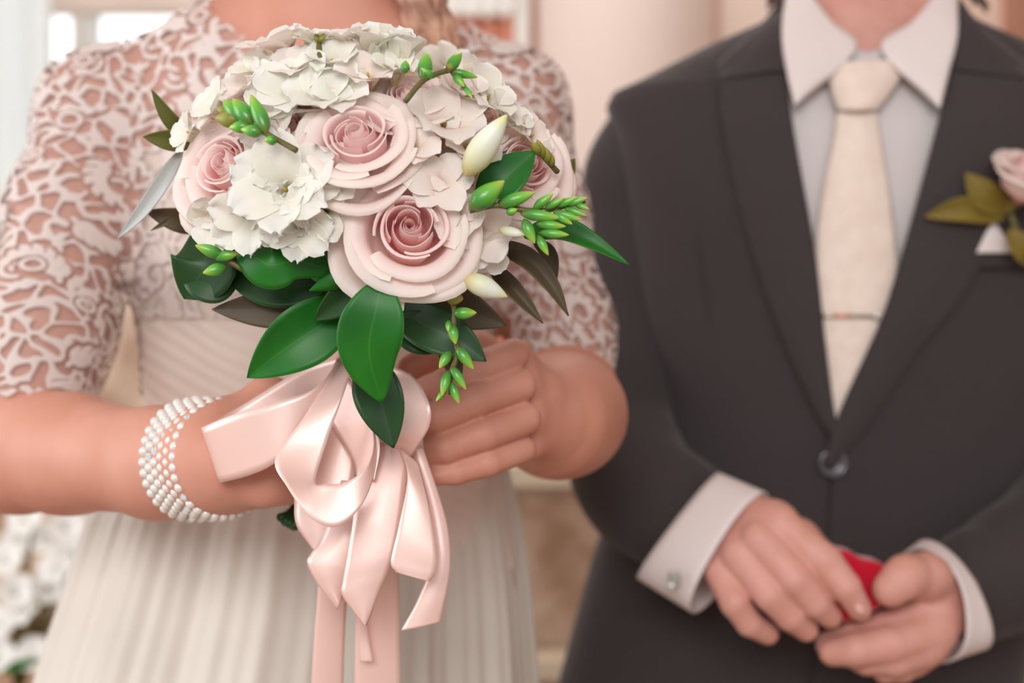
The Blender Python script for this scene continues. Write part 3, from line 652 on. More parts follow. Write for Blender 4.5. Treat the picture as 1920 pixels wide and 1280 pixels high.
# buds
def bud_mesh(m, nm='bud', fat=.245, bend=.1):
    G = np.array([[((fat*math.sin(math.pi*min(1, t**.85))**.8*(1-.18*t)+.02)*math.cos(2*math.pi*j/10)+bend*t*t, (fat*math.sin(math.pi*min(1, t**.85))**.8*(1-.18*t)+.02)*math.sin(2*math.pi*j/10), t) for j in range(10)] for t in np.linspace(0, 1, 12)])
    me = mesh_data(nm, G.reshape(-1, 3), grid_faces(12, 10, True), np.array([(j/10, i/11) for i in range(12) for j in range(10)])); me.materials.append(m); return me
BUD = {'g': bud_mesh(M['bud']), 'o': bud_mesh(M['bud_olive']), 'w': bud_mesh(M['bud_white'], fat=.25)}
def sprig(stem, buds, Yoff, name='bud_sprig', label=None, yc=None, thick=5):
    """stem: [(px,py)], buds: [(bx,by,tx,ty,kind,fat)]"""
    def yy(x, y): return (yc if yc else ballY(x, y))+Yoff
    P = [W(x, y, yy(*stem[0]) if yc is None and False else yy(x, y)) for x, y in stem]; r = thick*.88/F
    st = tube(name, P, [r*1.1]+[r]*(len(P)-2)+[r*.5], M['stem'], bq, 20, 8, label=label)
    for bx, by, tx, ty, kd, fat in buds:
        a = W(bx, by, yy(bx, by)-.002); b = W(tx, ty, yy(tx, ty)-.006); dv = b-a; L = np.linalg.norm(dv)
        o = bpy.data.objects.new('bud', BUD[kd]); COL.objects.link(o); o.parent = st
        o.matrix_basis = Matrix.Translation(Vector(a)-wloc(st)) @ look(dv, 0) @ Matrix.Diagonal((L*fat, L*fat, L, 1))
    return st
sprig([(556, 282), (520, 262), (490, 245), (455, 228), (425, 212)], [(500, 250, 475, 178, 'g', .7), (472, 234, 442, 186, 'g', 1), (455, 228, 424, 188, 'g', 1), (430, 214, 409, 203, 'o', 1.3), (452, 226, 408, 222, 'o', 1.2), (470, 236, 432, 240, 'g', 1.2), (492, 248, 454, 243, 'g', 1.2), (520, 264, 496, 262, 'g', 1.6)], -.035, label='green bud sprig at the upper left')
sprig([(760, 190), (795, 150), (840, 132), (852, 140), (868, 160), (885, 182)], [(758, 137, 763, 112, 'g', 1.4), (792, 150, 806, 97, 'g', .9), (815, 146, 788, 128, 'g', 1), (838, 134, 868, 97, 'g', .8), (840, 134, 848, 116, 'o', 1.6), (848, 134, 896, 144, 'g', .7), (852, 140, 868, 162, 'g', 1), (870, 160, 884, 184, 'g', .6)], -.03, label='green bud sprig at the top right')
sprig([(1045, 322), (1025, 300), (1010, 285), (998, 272)], [(1022, 298, 1004, 262, 'o', .8), (1030, 306, 1018, 276, 'o', 1), (1036, 312, 1028, 286, 'o', 1), (1012, 288, 994, 268, 'o', 1.1)], -.02, label='small brownish bud sprig')
sprig([(880, 395), (930, 385), (970, 392), (1010, 396), (1050, 388), (1098, 378)],
      [(880, 392, 944, 338, 'g', 1.0), (905, 388, 932, 352, 'g', 1.2), (935, 385, 1002, 360, 'g', .75), (1000, 393, 1036, 362, 'g', .75), (1022, 392, 1058, 370, 'g', .7), (1045, 388, 1082, 368, 'g', .7), (1062, 385, 1100, 370, 'g', .7), (1078, 382, 1104, 392, 'g', .8),
       (1058, 390, 1100, 404, 'g', .6), (1036, 396, 1090, 412, 'g', .6), (975, 400, 1052, 408, 'g', .6), (1005, 420, 1060, 424, 'g', .7), (1010, 436, 1066, 440, 'g', .65), (1038, 398, 1072, 420, 'g', .8), (950, 400, 968, 392, 'g', 1.4), (982, 410, 1000, 456, 'g', .9), (1008, 440, 1026, 478, 'g', .8)], -.035, label='large green bud sprig at the right', yc=.865)
sprig([(455, 505), (430, 490), (415, 482), (398, 475)], [(420, 480, 366, 460, 'g', .9), (402, 484, 446, 474, 'g', .9), (425, 500, 380, 512, 'g', 1.1)], -.03, label='green buds at the lower left', yc=.89)
sprig([(838, 540), (852, 580), (850, 620), (858, 660), (846, 700), (842, 740)], [(838, 556, 866, 560, 'o', 1.9), (850, 588, 892, 586, 'g', 1.1), (848, 608, 850, 645, 'g', 1.1), (842, 600, 838, 622, 'g', 1), (856, 650, 886, 692, 'g', .85), (845, 658, 822, 690, 'g', 1.0), (846, 686, 872, 730, 'g', .75), (842, 694, 826, 742, 'g', .8), (846, 716, 858, 756, 'g', .8), (838, 728, 816, 752, 'g', .7)], 0, label='green bud sprig hanging below the bloom', yc=.855)
sprig([(600, 110), (598, 85), (600, 72)], [(598, 80, 592, 62, 'o', 1.2), (600, 80, 608, 62, 'o', 1.2)], -.01)
for a in ((872, 330, 944, 214, .8), (868, 520, 950, 556, .95), (935, 430, 984, 440, .6)):
    p0 = W(a[0], a[1], ballY(a[0], a[1])-.02); p1 = W(a[2], a[3], ballY(a[2], a[3])-.05 if a[4] > .9 else ballY(a[0], a[1])-.035); dv = p1-p0
    o = bpy.data.objects.new('bud', BUD['w']); COL.objects.link(o); o.parent = bq; L = np.linalg.norm(dv)
    o.matrix_basis = Matrix.Translation(Vector(p0)-wloc(bq)) @ look(dv, 0) @ Matrix.Diagonal((L*a[4], L*a[4], L, 1)); o['label'] = 'closed white freesia bud'
# leaves
def leaf(sp, w, m, fold=.25, tilt=0., label=None, peak=.45, parent=None, name='leaf', nu=26, nv=11, wave=0):
    """sp: [(px,py,Y)], w: half width px; tilt rotates the blade about its spine"""
    par = parent or bq; C = np.array([W(*p) for p in cr(sp, nu)]); T = np.gradient(C, axis=0); G = np.zeros((nu, nv, 3)); Y = sp[0][2]
    for i in range(nu):
        t = i/(nu-1); tn = T[i]/np.linalg.norm(T[i]); vw = np.array([0, -1., 0]); s = np.cross(tn, vw); s /= np.linalg.norm(s); nrm = np.cross(s, tn)
        if nrm[1] > 0: nrm = -nrm
        k = math.log(.5)/math.log(peak); hw = w*Y/F*math.sin(math.pi*t**k)**.85*(1 if t < .5 else 1) if 0 < t < 1 else .0003
        s2 = s*math.cos(tilt)+nrm*math.sin(tilt); n2 = nrm*math.cos(tilt)-s*math.sin(tilt)
        for j in range(nv):
            u = (j/(nv-1)-.5)*2; G[i, j] = C[i]+s2*u*hw+n2*(fold*hw*(abs(u)**1.4)+wave*hw*math.sin(t*7+u*2))
    return solid(grid_obj(name, G, M[m], par, label=label), .0005, 0)
leaf([(372, 262, .95), (325, 225, .93), (284, 168, .92)], 17, 'leaf_olive', .5, .4)
leaf([(368, 268, .95), (320, 262, .93), (268, 256, .92)], 20, 'leaf_olive', .3, .3)
leaf([(345, 275, .95), (310, 330, .93), (265, 395, .925), (221, 446, .92)], 15, 'leaf_grey', .3, .5, 'long silvery leaf with its pale underside showing')
leaf([(400, 420, .96), (340, 412, .945), (272, 396, .94)], 24, 'leaf_brown', .3, .3)
leaf([(372, 375, .955), (330, 405, .945), (283, 432, .94)], 8, 'leaf_brown', .3, .3)
leaf([(375, 415, .92), (385, 490, .895), (345, 560, .90)], 62, 'leaf_dark', .2, .0, 'broad rounded dark leaf', peak=.55, wave=.05)
leaf([(355, 470, .91), (400, 520, .895), (450, 530, .90)], 50, 'leaf_dark', .2)
leaf([(445, 448, .865), (500, 495, .850), (560, 490, .855), (668, 520, .875)], 44, 'leaf', -.2, .1, 'wide green leaf tucked under the white bloom', peak=.38, wave=.08)
leaf([(580, 455, .89), (615, 490, .87), (668, 515, .87)], 42, 'leaf', -.3, .2)
leaf([(668, 512, .868), (630, 530, .862), (580, 545, .865)], 20, 'leaf', -.5, .5)
leaf([(410, 490, .905), (520, 535, .89), (640, 530, .895)], 42, 'leaf_dark', .2)
leaf([(640, 560, .905), (520, 578, .90), (397, 580, .90)], 38, 'leaf_brown', .2, .0, 'dark pointed leaf turned to the left')
leaf([(690, 560, .90), (610, 605, .885), (540, 650, .88), (463, 708, .885)], 58, 'leaf', .3, .1, 'large glossy green leaf pointing lower left', peak=.5)
leaf([(668, 520, .875), (640, 560, .872), (590, 600, .875)], 30, 'leaf_dark', .3, .3)
leaf([(560, 560, .90), (560, 600, .89), (530, 612, .89)], 30, 'leaf_brown', .3, .3)
leaf([(721, 513, .835), (705, 580, .83), (692, 660, .835), (716, 756, .845)], 62, 'leaf', .12, .0, 'largest leaf at the front, pointing straight down', peak=.52)
leaf([(680, 660, .885), (710, 740, .875), (738, 840, .875)], 46, 'leaf_dark', .3, .0, peak=.5)
leaf([(730, 575, .89), (800, 610, .875), (860, 640, .87), (912, 677, .87)], 44, 'leaf_dark', .2, .1, peak=.4)
leaf([(770, 560, .905), (850, 575, .90), (950, 610, .90)], 42, 'leaf_brown', .2, .0)
leaf([(735, 600, .885), (790, 625, .88), (850, 650, .885)], 40, 'leaf_dark', .2)
leaf([(900, 455, .90), (980, 480, .88), (1030, 530, .875), (1066, 592, .875)], 20, 'leaf_brown', .4, .2, peak=.4)
leaf([(910, 490, .91), (960, 540, .90), (1018, 606, .895)], 17, 'leaf_brown', .4, .2)
leaf([(980, 440, .885), (1050, 432, .865), (1110, 455, .86), (1180, 496, .86)], 24, 'leaf', .4, .4, 'long narrow leaf reaching far right', peak=.35)
leaf([(1000, 450, .90), (1030, 480, .895), (1040, 545, .89)], 15, 'leaf_brown', .4, .2)
leaf([(890, 392, .862), (935, 345, .850), (1003, 284, .855)], 40, 'leaf', .25, .15, 'green leaf pointing to the upper right', peak=.55)
leaf([(1030, 345, .93), (1060, 325, .925), (1078, 297, .92)], 19, 'leaf_olive', .3, .2)
leaf([(830, 620, .90), (845, 670, .895), (862, 720, .89)], 22, 'leaf_brown', .3, .2)
for q in range(10):
    a = -.3+q*.37; bx, by = 690+110*math.cos(a), 470+60*math.sin(a)
    leaf([(690, 500, .95), (bx, by+20, .93), (690+200*math.cos(a), 520+90*abs(math.sin(a)), .93)], 40, 'leaf_dark', .2)
# handle: stems
for q in range(14):
    a = q*2.399; r = .014*math.sqrt(q/14); off = np.array([r*math.cos(a), r*math.sin(a), 0])
    tube('flower_stem', [W(690, 520, .975)+off*1.8, W(668, 650, .995)+off, W(640, 780, 1.01)+off, W(600+off[0]*900, 940, 1.02)+off*1.6], [.003]*4, M['stem'], bq, 10, 6)
for q in range(4): tube('flower_stem', [W(570, 930, 1.0), W(545+q*4, 962, .985), W(524+q*9, 975+q*5-5*(q == 0), .975)], [.003, .0035, .003], M['leaf_dark'], bq, 8, 7, label='dark cut stem end')
tube('handle_wrap', [W(678, 620, .985), W(655, 700, 1.0), W(640, 790, 1.01), W(620, 880, 1.015)], [.016, .0185, .019, .018], M['ribbon_deep'], bq, 16, 24, label='satin wrap round the stems')
# ribbons
def rib(A, B, name='ribbon', bulge=.0, label=None, nu=60): return band(name, A, B, M['ribbon'], bq, nu, 9, bulge, .0004, label=label)
rib([(640, 668, .935), (560, 696, .948), (450, 762, .945), (392, 794, .928), (380, 800, .912), (440, 776, .898), (520, 752, .892), (590, 728, .897), (640, 672, .912)],
    [(655, 740, .935), (590, 780, .948), (480, 850, .945), (424, 898, .928), (415, 904, .912), (470, 890, .898), (520, 864, .892), (575, 800, .897), (650, 705, .912)], 'ribbon_loop', label='stiff satin loop standing out to the left')
rib([(632, 672, .912), (572, 778, .893), (516, 858, .884), (538, 912, .868), (582, 970, .860), (632, 987, .857), (682, 940, .862), (706, 855, .880), (690, 755, .905), (652, 680, .925)],
    [(664, 680, .912), (642, 745, .893), (612, 830, .886), (592, 900, .876), (612, 907, .866), (650, 903, .862), (690, 870, .868), (700, 815, .885), (676, 745, .905), (645, 690, .92)], 'ribbon_loop', label='satin loop hanging at the centre')
rib([(640, 690, .93), (690, 760, .915), (712, 830, .905), (702, 900, .90)], [(600, 745, .935), (625, 800, .925), (660, 860, .915), (670, 900, .91)], 'ribbon_loop')
rib([(720, 680, .935), (775, 706, .915), (804, 755, .90), (806, 795, .90), (785, 834, .906), (762, 864, .92), (735, 868, .935)],
    [(700, 740, .935), (730, 722, .92), (744, 760, .91), (742, 800, .905), (741, 824, .907), (733, 832, .915), (715, 838, .93)], 'ribbon_loop', label='satin loop curling at the right')
rib([(640, 690, .945), (610, 780, .945), (585, 880, .94), (620, 1000, .935), (660, 1060, .93)], [(770, 700, .945), (790, 800, .945), (795, 880, .94), (790, 980, .935), (750, 1060, .93)], 'ribbon_tail', .004)
rib([(600, 800, .935), (556, 890, .928), (552, 940, .925), (556, 985, .922), (584, 1026, .92)], [(680, 800, .935), (665, 900, .925), (655, 960, .92), (640, 1000, .918), (604, 1034, .918)], 'ribbon_tail', .003)
rib([(640, 900, .92), (606, 1000, .914), (585, 1035, .911), (576, 1055, .91), (592, 1090, .91), (633, 1142, .91)], [(715, 900, .92), (690, 1000, .912), (668, 1060, .91), (655, 1092, .91), (646, 1112, .91), (640, 1122, .91)], 'ribbon_tail', .003)
rib([(672, 830, .92), (668, 900, .908), (662, 975, .90), (650, 1050, .898), (643, 1090, .898), (641, 1114, .898), (660, 1143, .898), (683, 1170, .898)], [(772, 830, .92), (763, 897, .91), (756, 960, .904), (742, 1030, .899), (726, 1075, .898), (712, 1108, .898), (700, 1140, .898), (687, 1172, .898)], 'ribbon_tail', .002, label='wide satin tail with a pointed end')
rib([(750, 840, .912), (764, 895, .9), (748, 985, .894), (733, 1052, .893), (742, 1072, .893)], [(785, 868, .912), (803, 940, .9), (818, 1030, .894), (817, 1070, .893), (806, 1090, .893)], 'ribbon_tail', .001)
rib([(765, 835, .93), (800, 950, .925), (812, 1040, .92), (785, 1120, .918), (752, 1182, .918)], [(792, 835, .93), (836, 970, .925), (845, 1050, .92), (838, 1110, .918), (826, 1166, .918)], 'ribbon_tail', .002)
rib([(600, 960, .96), (596, 1100, .965), (588, 1200, .97), (580, 1350, .975)], [(660, 960, .96), (652, 1100, .965), (646, 1200, .97), (642, 1350, .975)], 'ribbon_tail', .002, label='long tail falling out of the bottom, left')
rib([(650, 1040, .945), (655, 1100, .95), (672, 1180, .955), (676, 1240, .955)], [(700, 1040, .945), (690, 1100, .95), (690, 1180, .955), (700, 1240, .955)], 'ribbon_tail', .001)
rib([(680, 960, .955), (672, 1100, .96), (666, 1200, .965), (664, 1350, .97)], [(745, 960, .955), (748, 1100, .96), (750, 1200, .965), (752, 1350, .97)], 'ribbon_tail', .002, label='long tail falling out of the bottom, right')
# ------------------------------------------------------------ GROOM
YG = 1.5
gp = []
GX = 1640
gp += [bs((GX-40, 260, YG), (GX-60, 700, YG+.01), .14, .13, .03, .6), bs((GX-60, 700, YG+.01), (GX-100, 1150, YG+.02), .13, .15, .03, .6), bs((GX-360, 275, YG), (GX+350, 275, YG), .045, .045, .04),
       bs((GX-250, 180, YG), (GX, 60, YG), .04, .05, .03), bs((GX+250, 180, YG), (GX, 60, YG), .04, .05, .03), bs((GX, 130, YG-.0), (GX, -170, YG-.02), .060, .056, .03)]
gp += [bs((GX, 20, YG-.055), (GX, -80, YG-.075), .012, .014, .03), bs((GX-70, 60, YG-.04), (GX-95, -120, YG-.02), .012, .016, .03), bs((GX+70, 60, YG-.04), (GX+95, -120, YG-.02), .012, .016, .03)]
hy = -350
for p_, q_, r1_, r2_, k_ in [((0, -30, .0), (0, 30, -.01), .082, .075, .02), ((0, 105, -.035), (0, 145, -.045), .054, .044, .03), ((0, 5, -.085), (0, 55, -.098), .007, .011, .010),
       ((-18, 102, -.086), (18, 102, -.086), .008, .008, .008), ((-142, 10, .01), (-138, 45, .01), .012, .009, .008), ((142, 10, .01), (138, 45, .01), .012, .009, .008)]:
    gp += [head_seg(GX, hy, YG, (p_[0], p_[1], YG+p_[2]), (q_[0], q_[1], YG+q_[2]), r1_, r2_, k_)]
gp += limb([(1250, 300, 1.54, 52), (1200, 500, 1.545, 50), (1190, 620, 1.53, 52), (1170, 790, 1.475, 58), (1300, 965, 1.34, 62), (1375, 1015, 1.29, 58)], .02)
gp += limb([(1985, 310, 1.54, 52), (2070, 500, 1.54, 52), (2080, 820, 1.475, 62), (1930, 1060, 1.40, 52), (1860, 1090, 1.345, 47), (1775, 1120, 1.295, 48)], .02)
gm = [(1462, 985, 1.235, 37), (1425, 1012, 1.23, 38), (1388, 1042, 1.235, 36), (1352, 1072, 1.245, 31)]
for p in gm: gp += limb([(1372, 1010, 1.285, 56), (p[0]-8, p[1]-6, p[2]+.012, p[3])], .014)
gp += limb([(1400, 960, 1.28, 40), gm[0]], .012)
for ch in ([gm[0], (1545, 1052, 1.218, 34), (1585, 1100, 1.212, 29), (1612, 1142, 1.215, 22)],
           [gm[1], (1490, 1085, 1.21, 33), (1530, 1130, 1.212, 28), (1556, 1155, 1.222, 23)],
           [gm[2], (1445, 1115, 1.215, 31), (1482, 1155, 1.22, 28), (1512, 1180, 1.23, 23)],
           [gm[3], (1378, 1130, 1.225, 28), (1405, 1168, 1.23, 25), (1440, 1188, 1.24, 21)]): gp += limb(ch, .0025)
gp += limb([(1420, 970, 1.29, 40), (1500, 1010, 1.30, 34), (1570, 1070, 1.30, 28)], .008)
gl = [(1752, 1148, 1.26, 44), (1750, 1180, 1.25, 42), (1735, 1212, 1.25, 38), (1712, 1236, 1.26, 32)]
for p in gl: gp += limb([(1772, 1120, 1.29, 50), p], .012)
gp += limb([(1768, 1100, 1.28, 50), (1735, 1080, 1.245, 42), (1698, 1080, 1.225, 37), (1670, 1104, 1.218, 34)], .010)
for ch in ([gl[0], (1670, 1178, 1.25, 36), (1600, 1195, 1.25, 31), (1556, 1208, 1.255, 27)],
           [gl[1], (1670, 1208, 1.235, 37), (1605, 1218, 1.23, 32), (1562, 1222, 1.24, 27)],
           [gl[2], (1680, 1236, 1.24, 33), (1625, 1238, 1.24, 27), (1590, 1228, 1.25, 22)],
           [gl[3], (1690, 1252, 1.25, 27), (1660, 1258, 1.25, 22), (1640, 1246, 1.26, 19)]): gp += limb(ch, .003)
xs = axis(.10, .68, [(.17, .39)], .0018, .006); ys = axis(1.18, 1.66, [(1.18, 1.32)], .0018, .006); zs = axis(.84, 1.88, [(.85, 1.05)], .0018, .006)
V, Fq = surfnets(field(gp, xs, ys, zs), xs, ys, zs); V = laplace(V, Fq, 2)
groom = obj('person', V, Fq, M['skin_groom'], origin=W(1620, 640, YG)*np.array([1, 1, 0]))
tag(groom, 'man in dark grey suit, white shirt and pale tie cupping a red box', 'person')
nail(1614, 1143, 1.199, 24, 20, math.radians(-58), groom)
hg = hair_cap(GX, hy, YG+.004, .086, M['hair_g'], groom, .06, 3)
for q in range(14):
    sgn = -1 if q % 2 else 1; r = random.Random(q+40); x = GX+sgn*(150+r.uniform(0, 28))
    tube('hair_lock', [W(GX+sgn*130, -340, YG+.03), W(x+sgn*12, -220, YG+.03), W(x+sgn*8, -100, YG+.02), W(x+sgn*(14+r.uniform(-10, 12)), -30, YG+.01), W(x+sgn*(30+r.uniform(-8, 14)), 10+r.uniform(-6, 18), YG)], [.006, .009, .009, .007, .001], M['hair_g'], hg, 22, 7)
M['iris'] = mat('iris', (84, 66, 50), .2, coat=.5); M['lip'] = mat('lips', (196, 104, 100), .4); M['brow'] = mat('eyebrow', (96, 70, 56), .8)
def face(HX, HY, Yh, r, par, my):
    f = Yh-r-.004
    def w(dx, dy, Y): return head_pt(HX, HY, Yh, dx, dy, Y)
    for sx in (-1, 1):
        c = w(sx*62, 6, f+.017); ev, ef = uvsphere(.0115, 10, 14); e = obj('eye', np.array(ev)+c, ef, M['shirt'], par)
        iv, if_ = uvsphere(.0055, 8, 10, (1, .35, 1)); obj('iris', np.array(iv)+c+np.array([0, -.0105, 0]), if_, M['iris'], e)
        tube('eyelid', [c+np.array([-.014, -.003, .001]), c+np.array([-.007, -.0095, .0065]), c+np.array([.007, -.0095, .0065]), c+np.array([.014, -.003, .001])], [.0015, .0032, .0032, .0015], par.data.materials[0], e, 14, 8)
        tube('eyebrow', [w(sx*30, -36, f-.001), w(sx*64, -44, f+.005), w(sx*98, -32, f+.016)], [.003, .0034, .0012], M['brow'], par, 12, 8)
    for dz, rr in ((-4, .0034), (5, .0042)): tube('lip', [w(-42, my, f+.006), w(-20, my-2+dz, f-.006), w(0, my+dz, f-.008), w(20, my-2+dz, f-.006), w(42, my, f+.006)], [.001, rr, rr, rr, .001], M['lip'], par, 18, 8)
face(HB[0], HB[1], YT, .072, bride, 112); face(GX, hy, YG, .079, groom, 102)
# jacket torso sheet
JR = [(20, 1470, 1800, .050), (45, 1432, 1822, .058), (90, 1330, 1920, .072), (130, 1250, 1985, .084), (160, 1190, 2040, .092), (178, 1150, 2066, .098), (200, 1140, 2074, .102), (260, 1158, 2080, .112), (400, 1180, 2070, .118), (600, 1205, 2030, .118), (760, 1200, 1995, .115), (900, 1165, 1970, .116), (1050, 1112, 1940, .120), (1280, 1050, 1906, .128), (1420, 1030, 1900, .130)]
Ja = np.array(JR, float)
def jrow(y): return [np.interp(y, Ja[:, 0], Ja[:, k]) for k in (1, 2, 3)]
EX = 2.35
def frontY(x, y, off=0.):
    xl, xr, dp = jrow(y); c = (xl+xr)/2; h = (xr-xl)/2; u = min(.98, abs(x-c)/h); return YG-dp*(1-u**EX)**(1/EX)-off
VLp = [(10, 1462), (100, 1470), (200, 1481), (330, 1503), (460, 1526), (560, 1540), (640, 1547), (720, 1557), (775, 1564), (800, 1566)]
VRp = [(10, 1800), (60, 1798), (140, 1778), (300, 1741), (400, 1712), (480, 1690), (600, 1652), (700, 1612), (775, 1572), (800, 1566)]
def VL(y): return np.interp(y, [p[0] for p in VLp], [p[1] for p in VLp]) if y < 800 else 1566+ (y-800)*.0
def VR(y): return np.interp(y, [p[0] for p in VRp], [p[1] for p in VRp]) if y < 800 else 1566
def jacket_ring(y, n, gap=True, off=0., lf=None, rf=None):
    xl, xr, dp = jrow(y); c = (xl+xr)/2; h = (xr-xl)/2
    def pre(fn, dx):
        x = fn(y); yp = y
        for _ in range(5):
            Yf = frontY(x, y); yp = 640+(y-640)*YG/Yf; x = 960+(fn(yp)+dx-960)*Yf/YG
        return x
    a = pre(VL, -14 if y < 780 else 0); b = pre(VR, 14 if y < 780 else 0)
    if b < a: b = a
    def ang(x):   # angle on superellipse with cos**(2/EX) = u
        u = np.clip((x-c)/h, -1, 1); return math.atan2(-(1-abs(u)**EX)**.5, math.copysign(abs(u)**(EX/2), u))
    ta, tb = ang(a), ang(b); ta2 = ta; tb2 = tb
    th = np.linspace(tb2, ta2+2*math.pi, n)
    cs, sn = np.cos(th), np.sin(th); X = c+(h+off)*np.sign(cs)*np.abs(cs)**(2/EX); Yv = YG+(dp+off*.0005)*np.sign(sn)*np.abs(sn)**(2/EX)
    return X, Yv
ny = 90; nx = 150; G = np.zeros((ny, nx, 3)); ysr = np.concatenate([np.linspace(20, 200, 26), np.linspace(210, 1420, 64)])
for i, y in enumerate(ysr):
    X, Yv = jacket_ring(y, nx)
    z = H+(640-y)/F*YG; x = (X-960)/F*YG
    wr = .0022*np.sin(z*38+x*30)*np.exp(-((X-1250)/120)**2)+.0015*np.sin(z*60-x*50)*np.exp(-((X-1900)/120)**2)
    G[i] = np.stack([x, Yv+wr, np.full(nx, z)], 1)
# note: the silhouette is laid out at the depth of the torso's middle
jk = grid_obj('jacket', G, M['suit'], groom, label='dark grey single-breasted suit jacket'); solid(jk, .003, 0)
def JX(px, py, off): 
    """point on the jacket front whose picture position is (px,py)"""
    x, y = px, py
    for _ in range(6):
        Yf = frontY(x, y, off); x = 960+(px-960)*Yf/YG; y = 640+(py-640)*Yf/YG
    return np.array([(x-960)/F*YG, Yf, H+(640-y)/F*YG])
def cover(name, A, B, m, off, thick, nu=40, nv=10, parent=None, bulge=0, off2=None, label=None):
    a = cr(A, nu); b = cr(B, nu); G = np.zeros((nu, nv, 3)); o2 = off if off2 is None else off2
    for i in range(nu):
        for j in range(nv):
            t = j/(nv-1); q = a[i]*(1-t)+b[i]*t; G[i, j] = JX(q[0], q[1], off*(1-t)+o2*t+bulge*4*t*(1-t))
    return solid(grid_obj(name, G, m, parent or groom, label=label), thick, 0)
# shirt and collar
cover('shirt', [(1440, 30), (1455, 200), (1490, 460), (1530, 640), (1555, 790)], [(1830, 30), (1800, 200), (1715, 460), (1660, 640), (1590, 790)], M['shirt'], -.012, .001, label='white dress shirt front')
cover('lapel', [(1464, 12), (1481, 200), (1526, 460), (1547, 640), (1563, 770), (1570, 800)], [(1345, 120), (1358, 250), (1400, 440), (1465, 630), (1535, 785), (1566, 825)], M['lapel'], .008, .003, 60, 16, jk, .004, .006)
cover('lapel', [(1800, 20), (1778, 150), (1740, 300), (1690, 480), (1650, 602), (1575, 770), (1545, 870)], [(1925, 120), (1935, 250), (1890, 400), (1800, 560), (1720, 660), (1625, 800), (1560, 880)], M['lapel'], .010, .003, 60, 16, jk, .004, .006)
cover('jacket_collar', [(1466, -6), (1470, 60), (1478, 130)], [(1440, 34), (1400, 90), (1348, 150)], M['suit'], .014, .003, 20, 12, jk, .004, .008)
cover('jacket_collar', [(1798, -6), (1796, 60), (1786, 130)], [(1822, 34), (1880, 90), (1932, 150)], M['suit'], .014, .003, 20, 12, jk, .004, .008)
cover('collar', [(1478, -40), (1466, 60), (1476, 140), (1491, 197)], [(1505, -30), (1560, 40), (1606, 92), (1500, 190)], M['collar'], .018, .0015, 30, 12, None, .003, .012, 'white shirt collar wing')
cover('collar', [(1790, -40), (1796, 60), (1778, 140), (1762, 202)], [(1770, -30), (1710, 40), (1652, 92), (1752, 194)], M['collar'], .018, .0015, 30, 12, None, .003, .012, 'white shirt collar wing')
cover('collar_band', [(1560, 50), (1600, 88), (1625, 98), (1650, 90), (1690, 60)], [(1560, 110), (1595, 120), (1625, 125), (1655, 120), (1700, 110)], M['shirt'], .0, .001)
# tie
tie = cover('tie', [(1572, 196), (1562, 260), (1545, 340), (1531, 430), (1524, 520), (1522, 620), (1540, 720), (1556, 800)], [(1642, 196), (1652, 260), (1666, 340), (1678, 430), (1688, 520), (1690, 620), (1670, 720), (1620, 800)], M['tie'], -.002, .002, 60, 14, None, .006, None, 'pale champagne silk tie')
cover('tie_knot', [(1553, 118), (1552, 140), (1560, 175), (1570, 206)], [(1690, 112), (1692, 140), (1670, 175), (1645, 206)], M['tie'], .004, .002, 20, 14, tie, .012)
tube('tie_clip', [JX(1542, 591, .007), JX(1600, 592, .009), JX(1648, 593, .007)], [.0018]*3, M['metal'], groom, 16, 10, label='slim tie bar with a crystal end')
tc_ = tube('tie_clip_inlay', [JX(1562, 591, .0095), JX(1596, 592, .0105)], [.0014]*2, M['copper'], groom, 4, 8)
gv2, gf2 = uvsphere(.003, 6, 8); obj('crystal', np.array(gv2)+JX(1645, 592, .010), gf2, M['gem'], groom)
# button
def disc(c, n, r, h, m, name, parent, **kw):
    pr = [(0, h*.55), (r*.45, h*.5), (r*.62, h*.55), (r*.74, h), (r*.92, h), (r, h*.5), (r, 0)]; Mx = look(n).to_3x3()
    G = np.array([[np.array(Mx @ Vector((max(a, 1e-5)*math.cos(2*math.pi*j/28), max(a, 1e-5)*math.sin(2*math.pi*j/28), b)))+c for j in range(28)] for a, b in pr]); return grid_obj(name, G, m, parent, wrap=True, **kw)
disc(JX(1561, 868, .005), (0, -1, .05), .0145, .005, M['button'], 'button', jk, label='dark glossy jacket button')
cover('front_edge', [(1566, 800), (1560, 900), (1545, 1100), (1520, 1300)], [(1640, 800), (1640, 900), (1630, 1100), (1610, 1300)], M['suit'], .005, .002, 30, 6, jk, .0, -.001)
cover('dart', [(1298, 330), (1310, 480), (1335, 640), (1350, 760)], [(1301, 330), (1313, 480), (1338, 640), (1353, 760)], M['suit'], .002, .001, 24, 3, jk)
# pocket + square
cover('breast_pocket', [(1800, 474), (1870, 476), (1960, 470)], [(1800, 500), (1870, 503), (1960, 498)], M['suit'], .007, .002, 16, 4, jk)
cover('pocket_square', [(1828, 474), (1845, 440), (1862, 414)], [(1906, 474), (1885, 446), (1864, 413)], M['collar'], .009, .001, 16, 10, None, .003, None, 'white pocket square folded to a point')
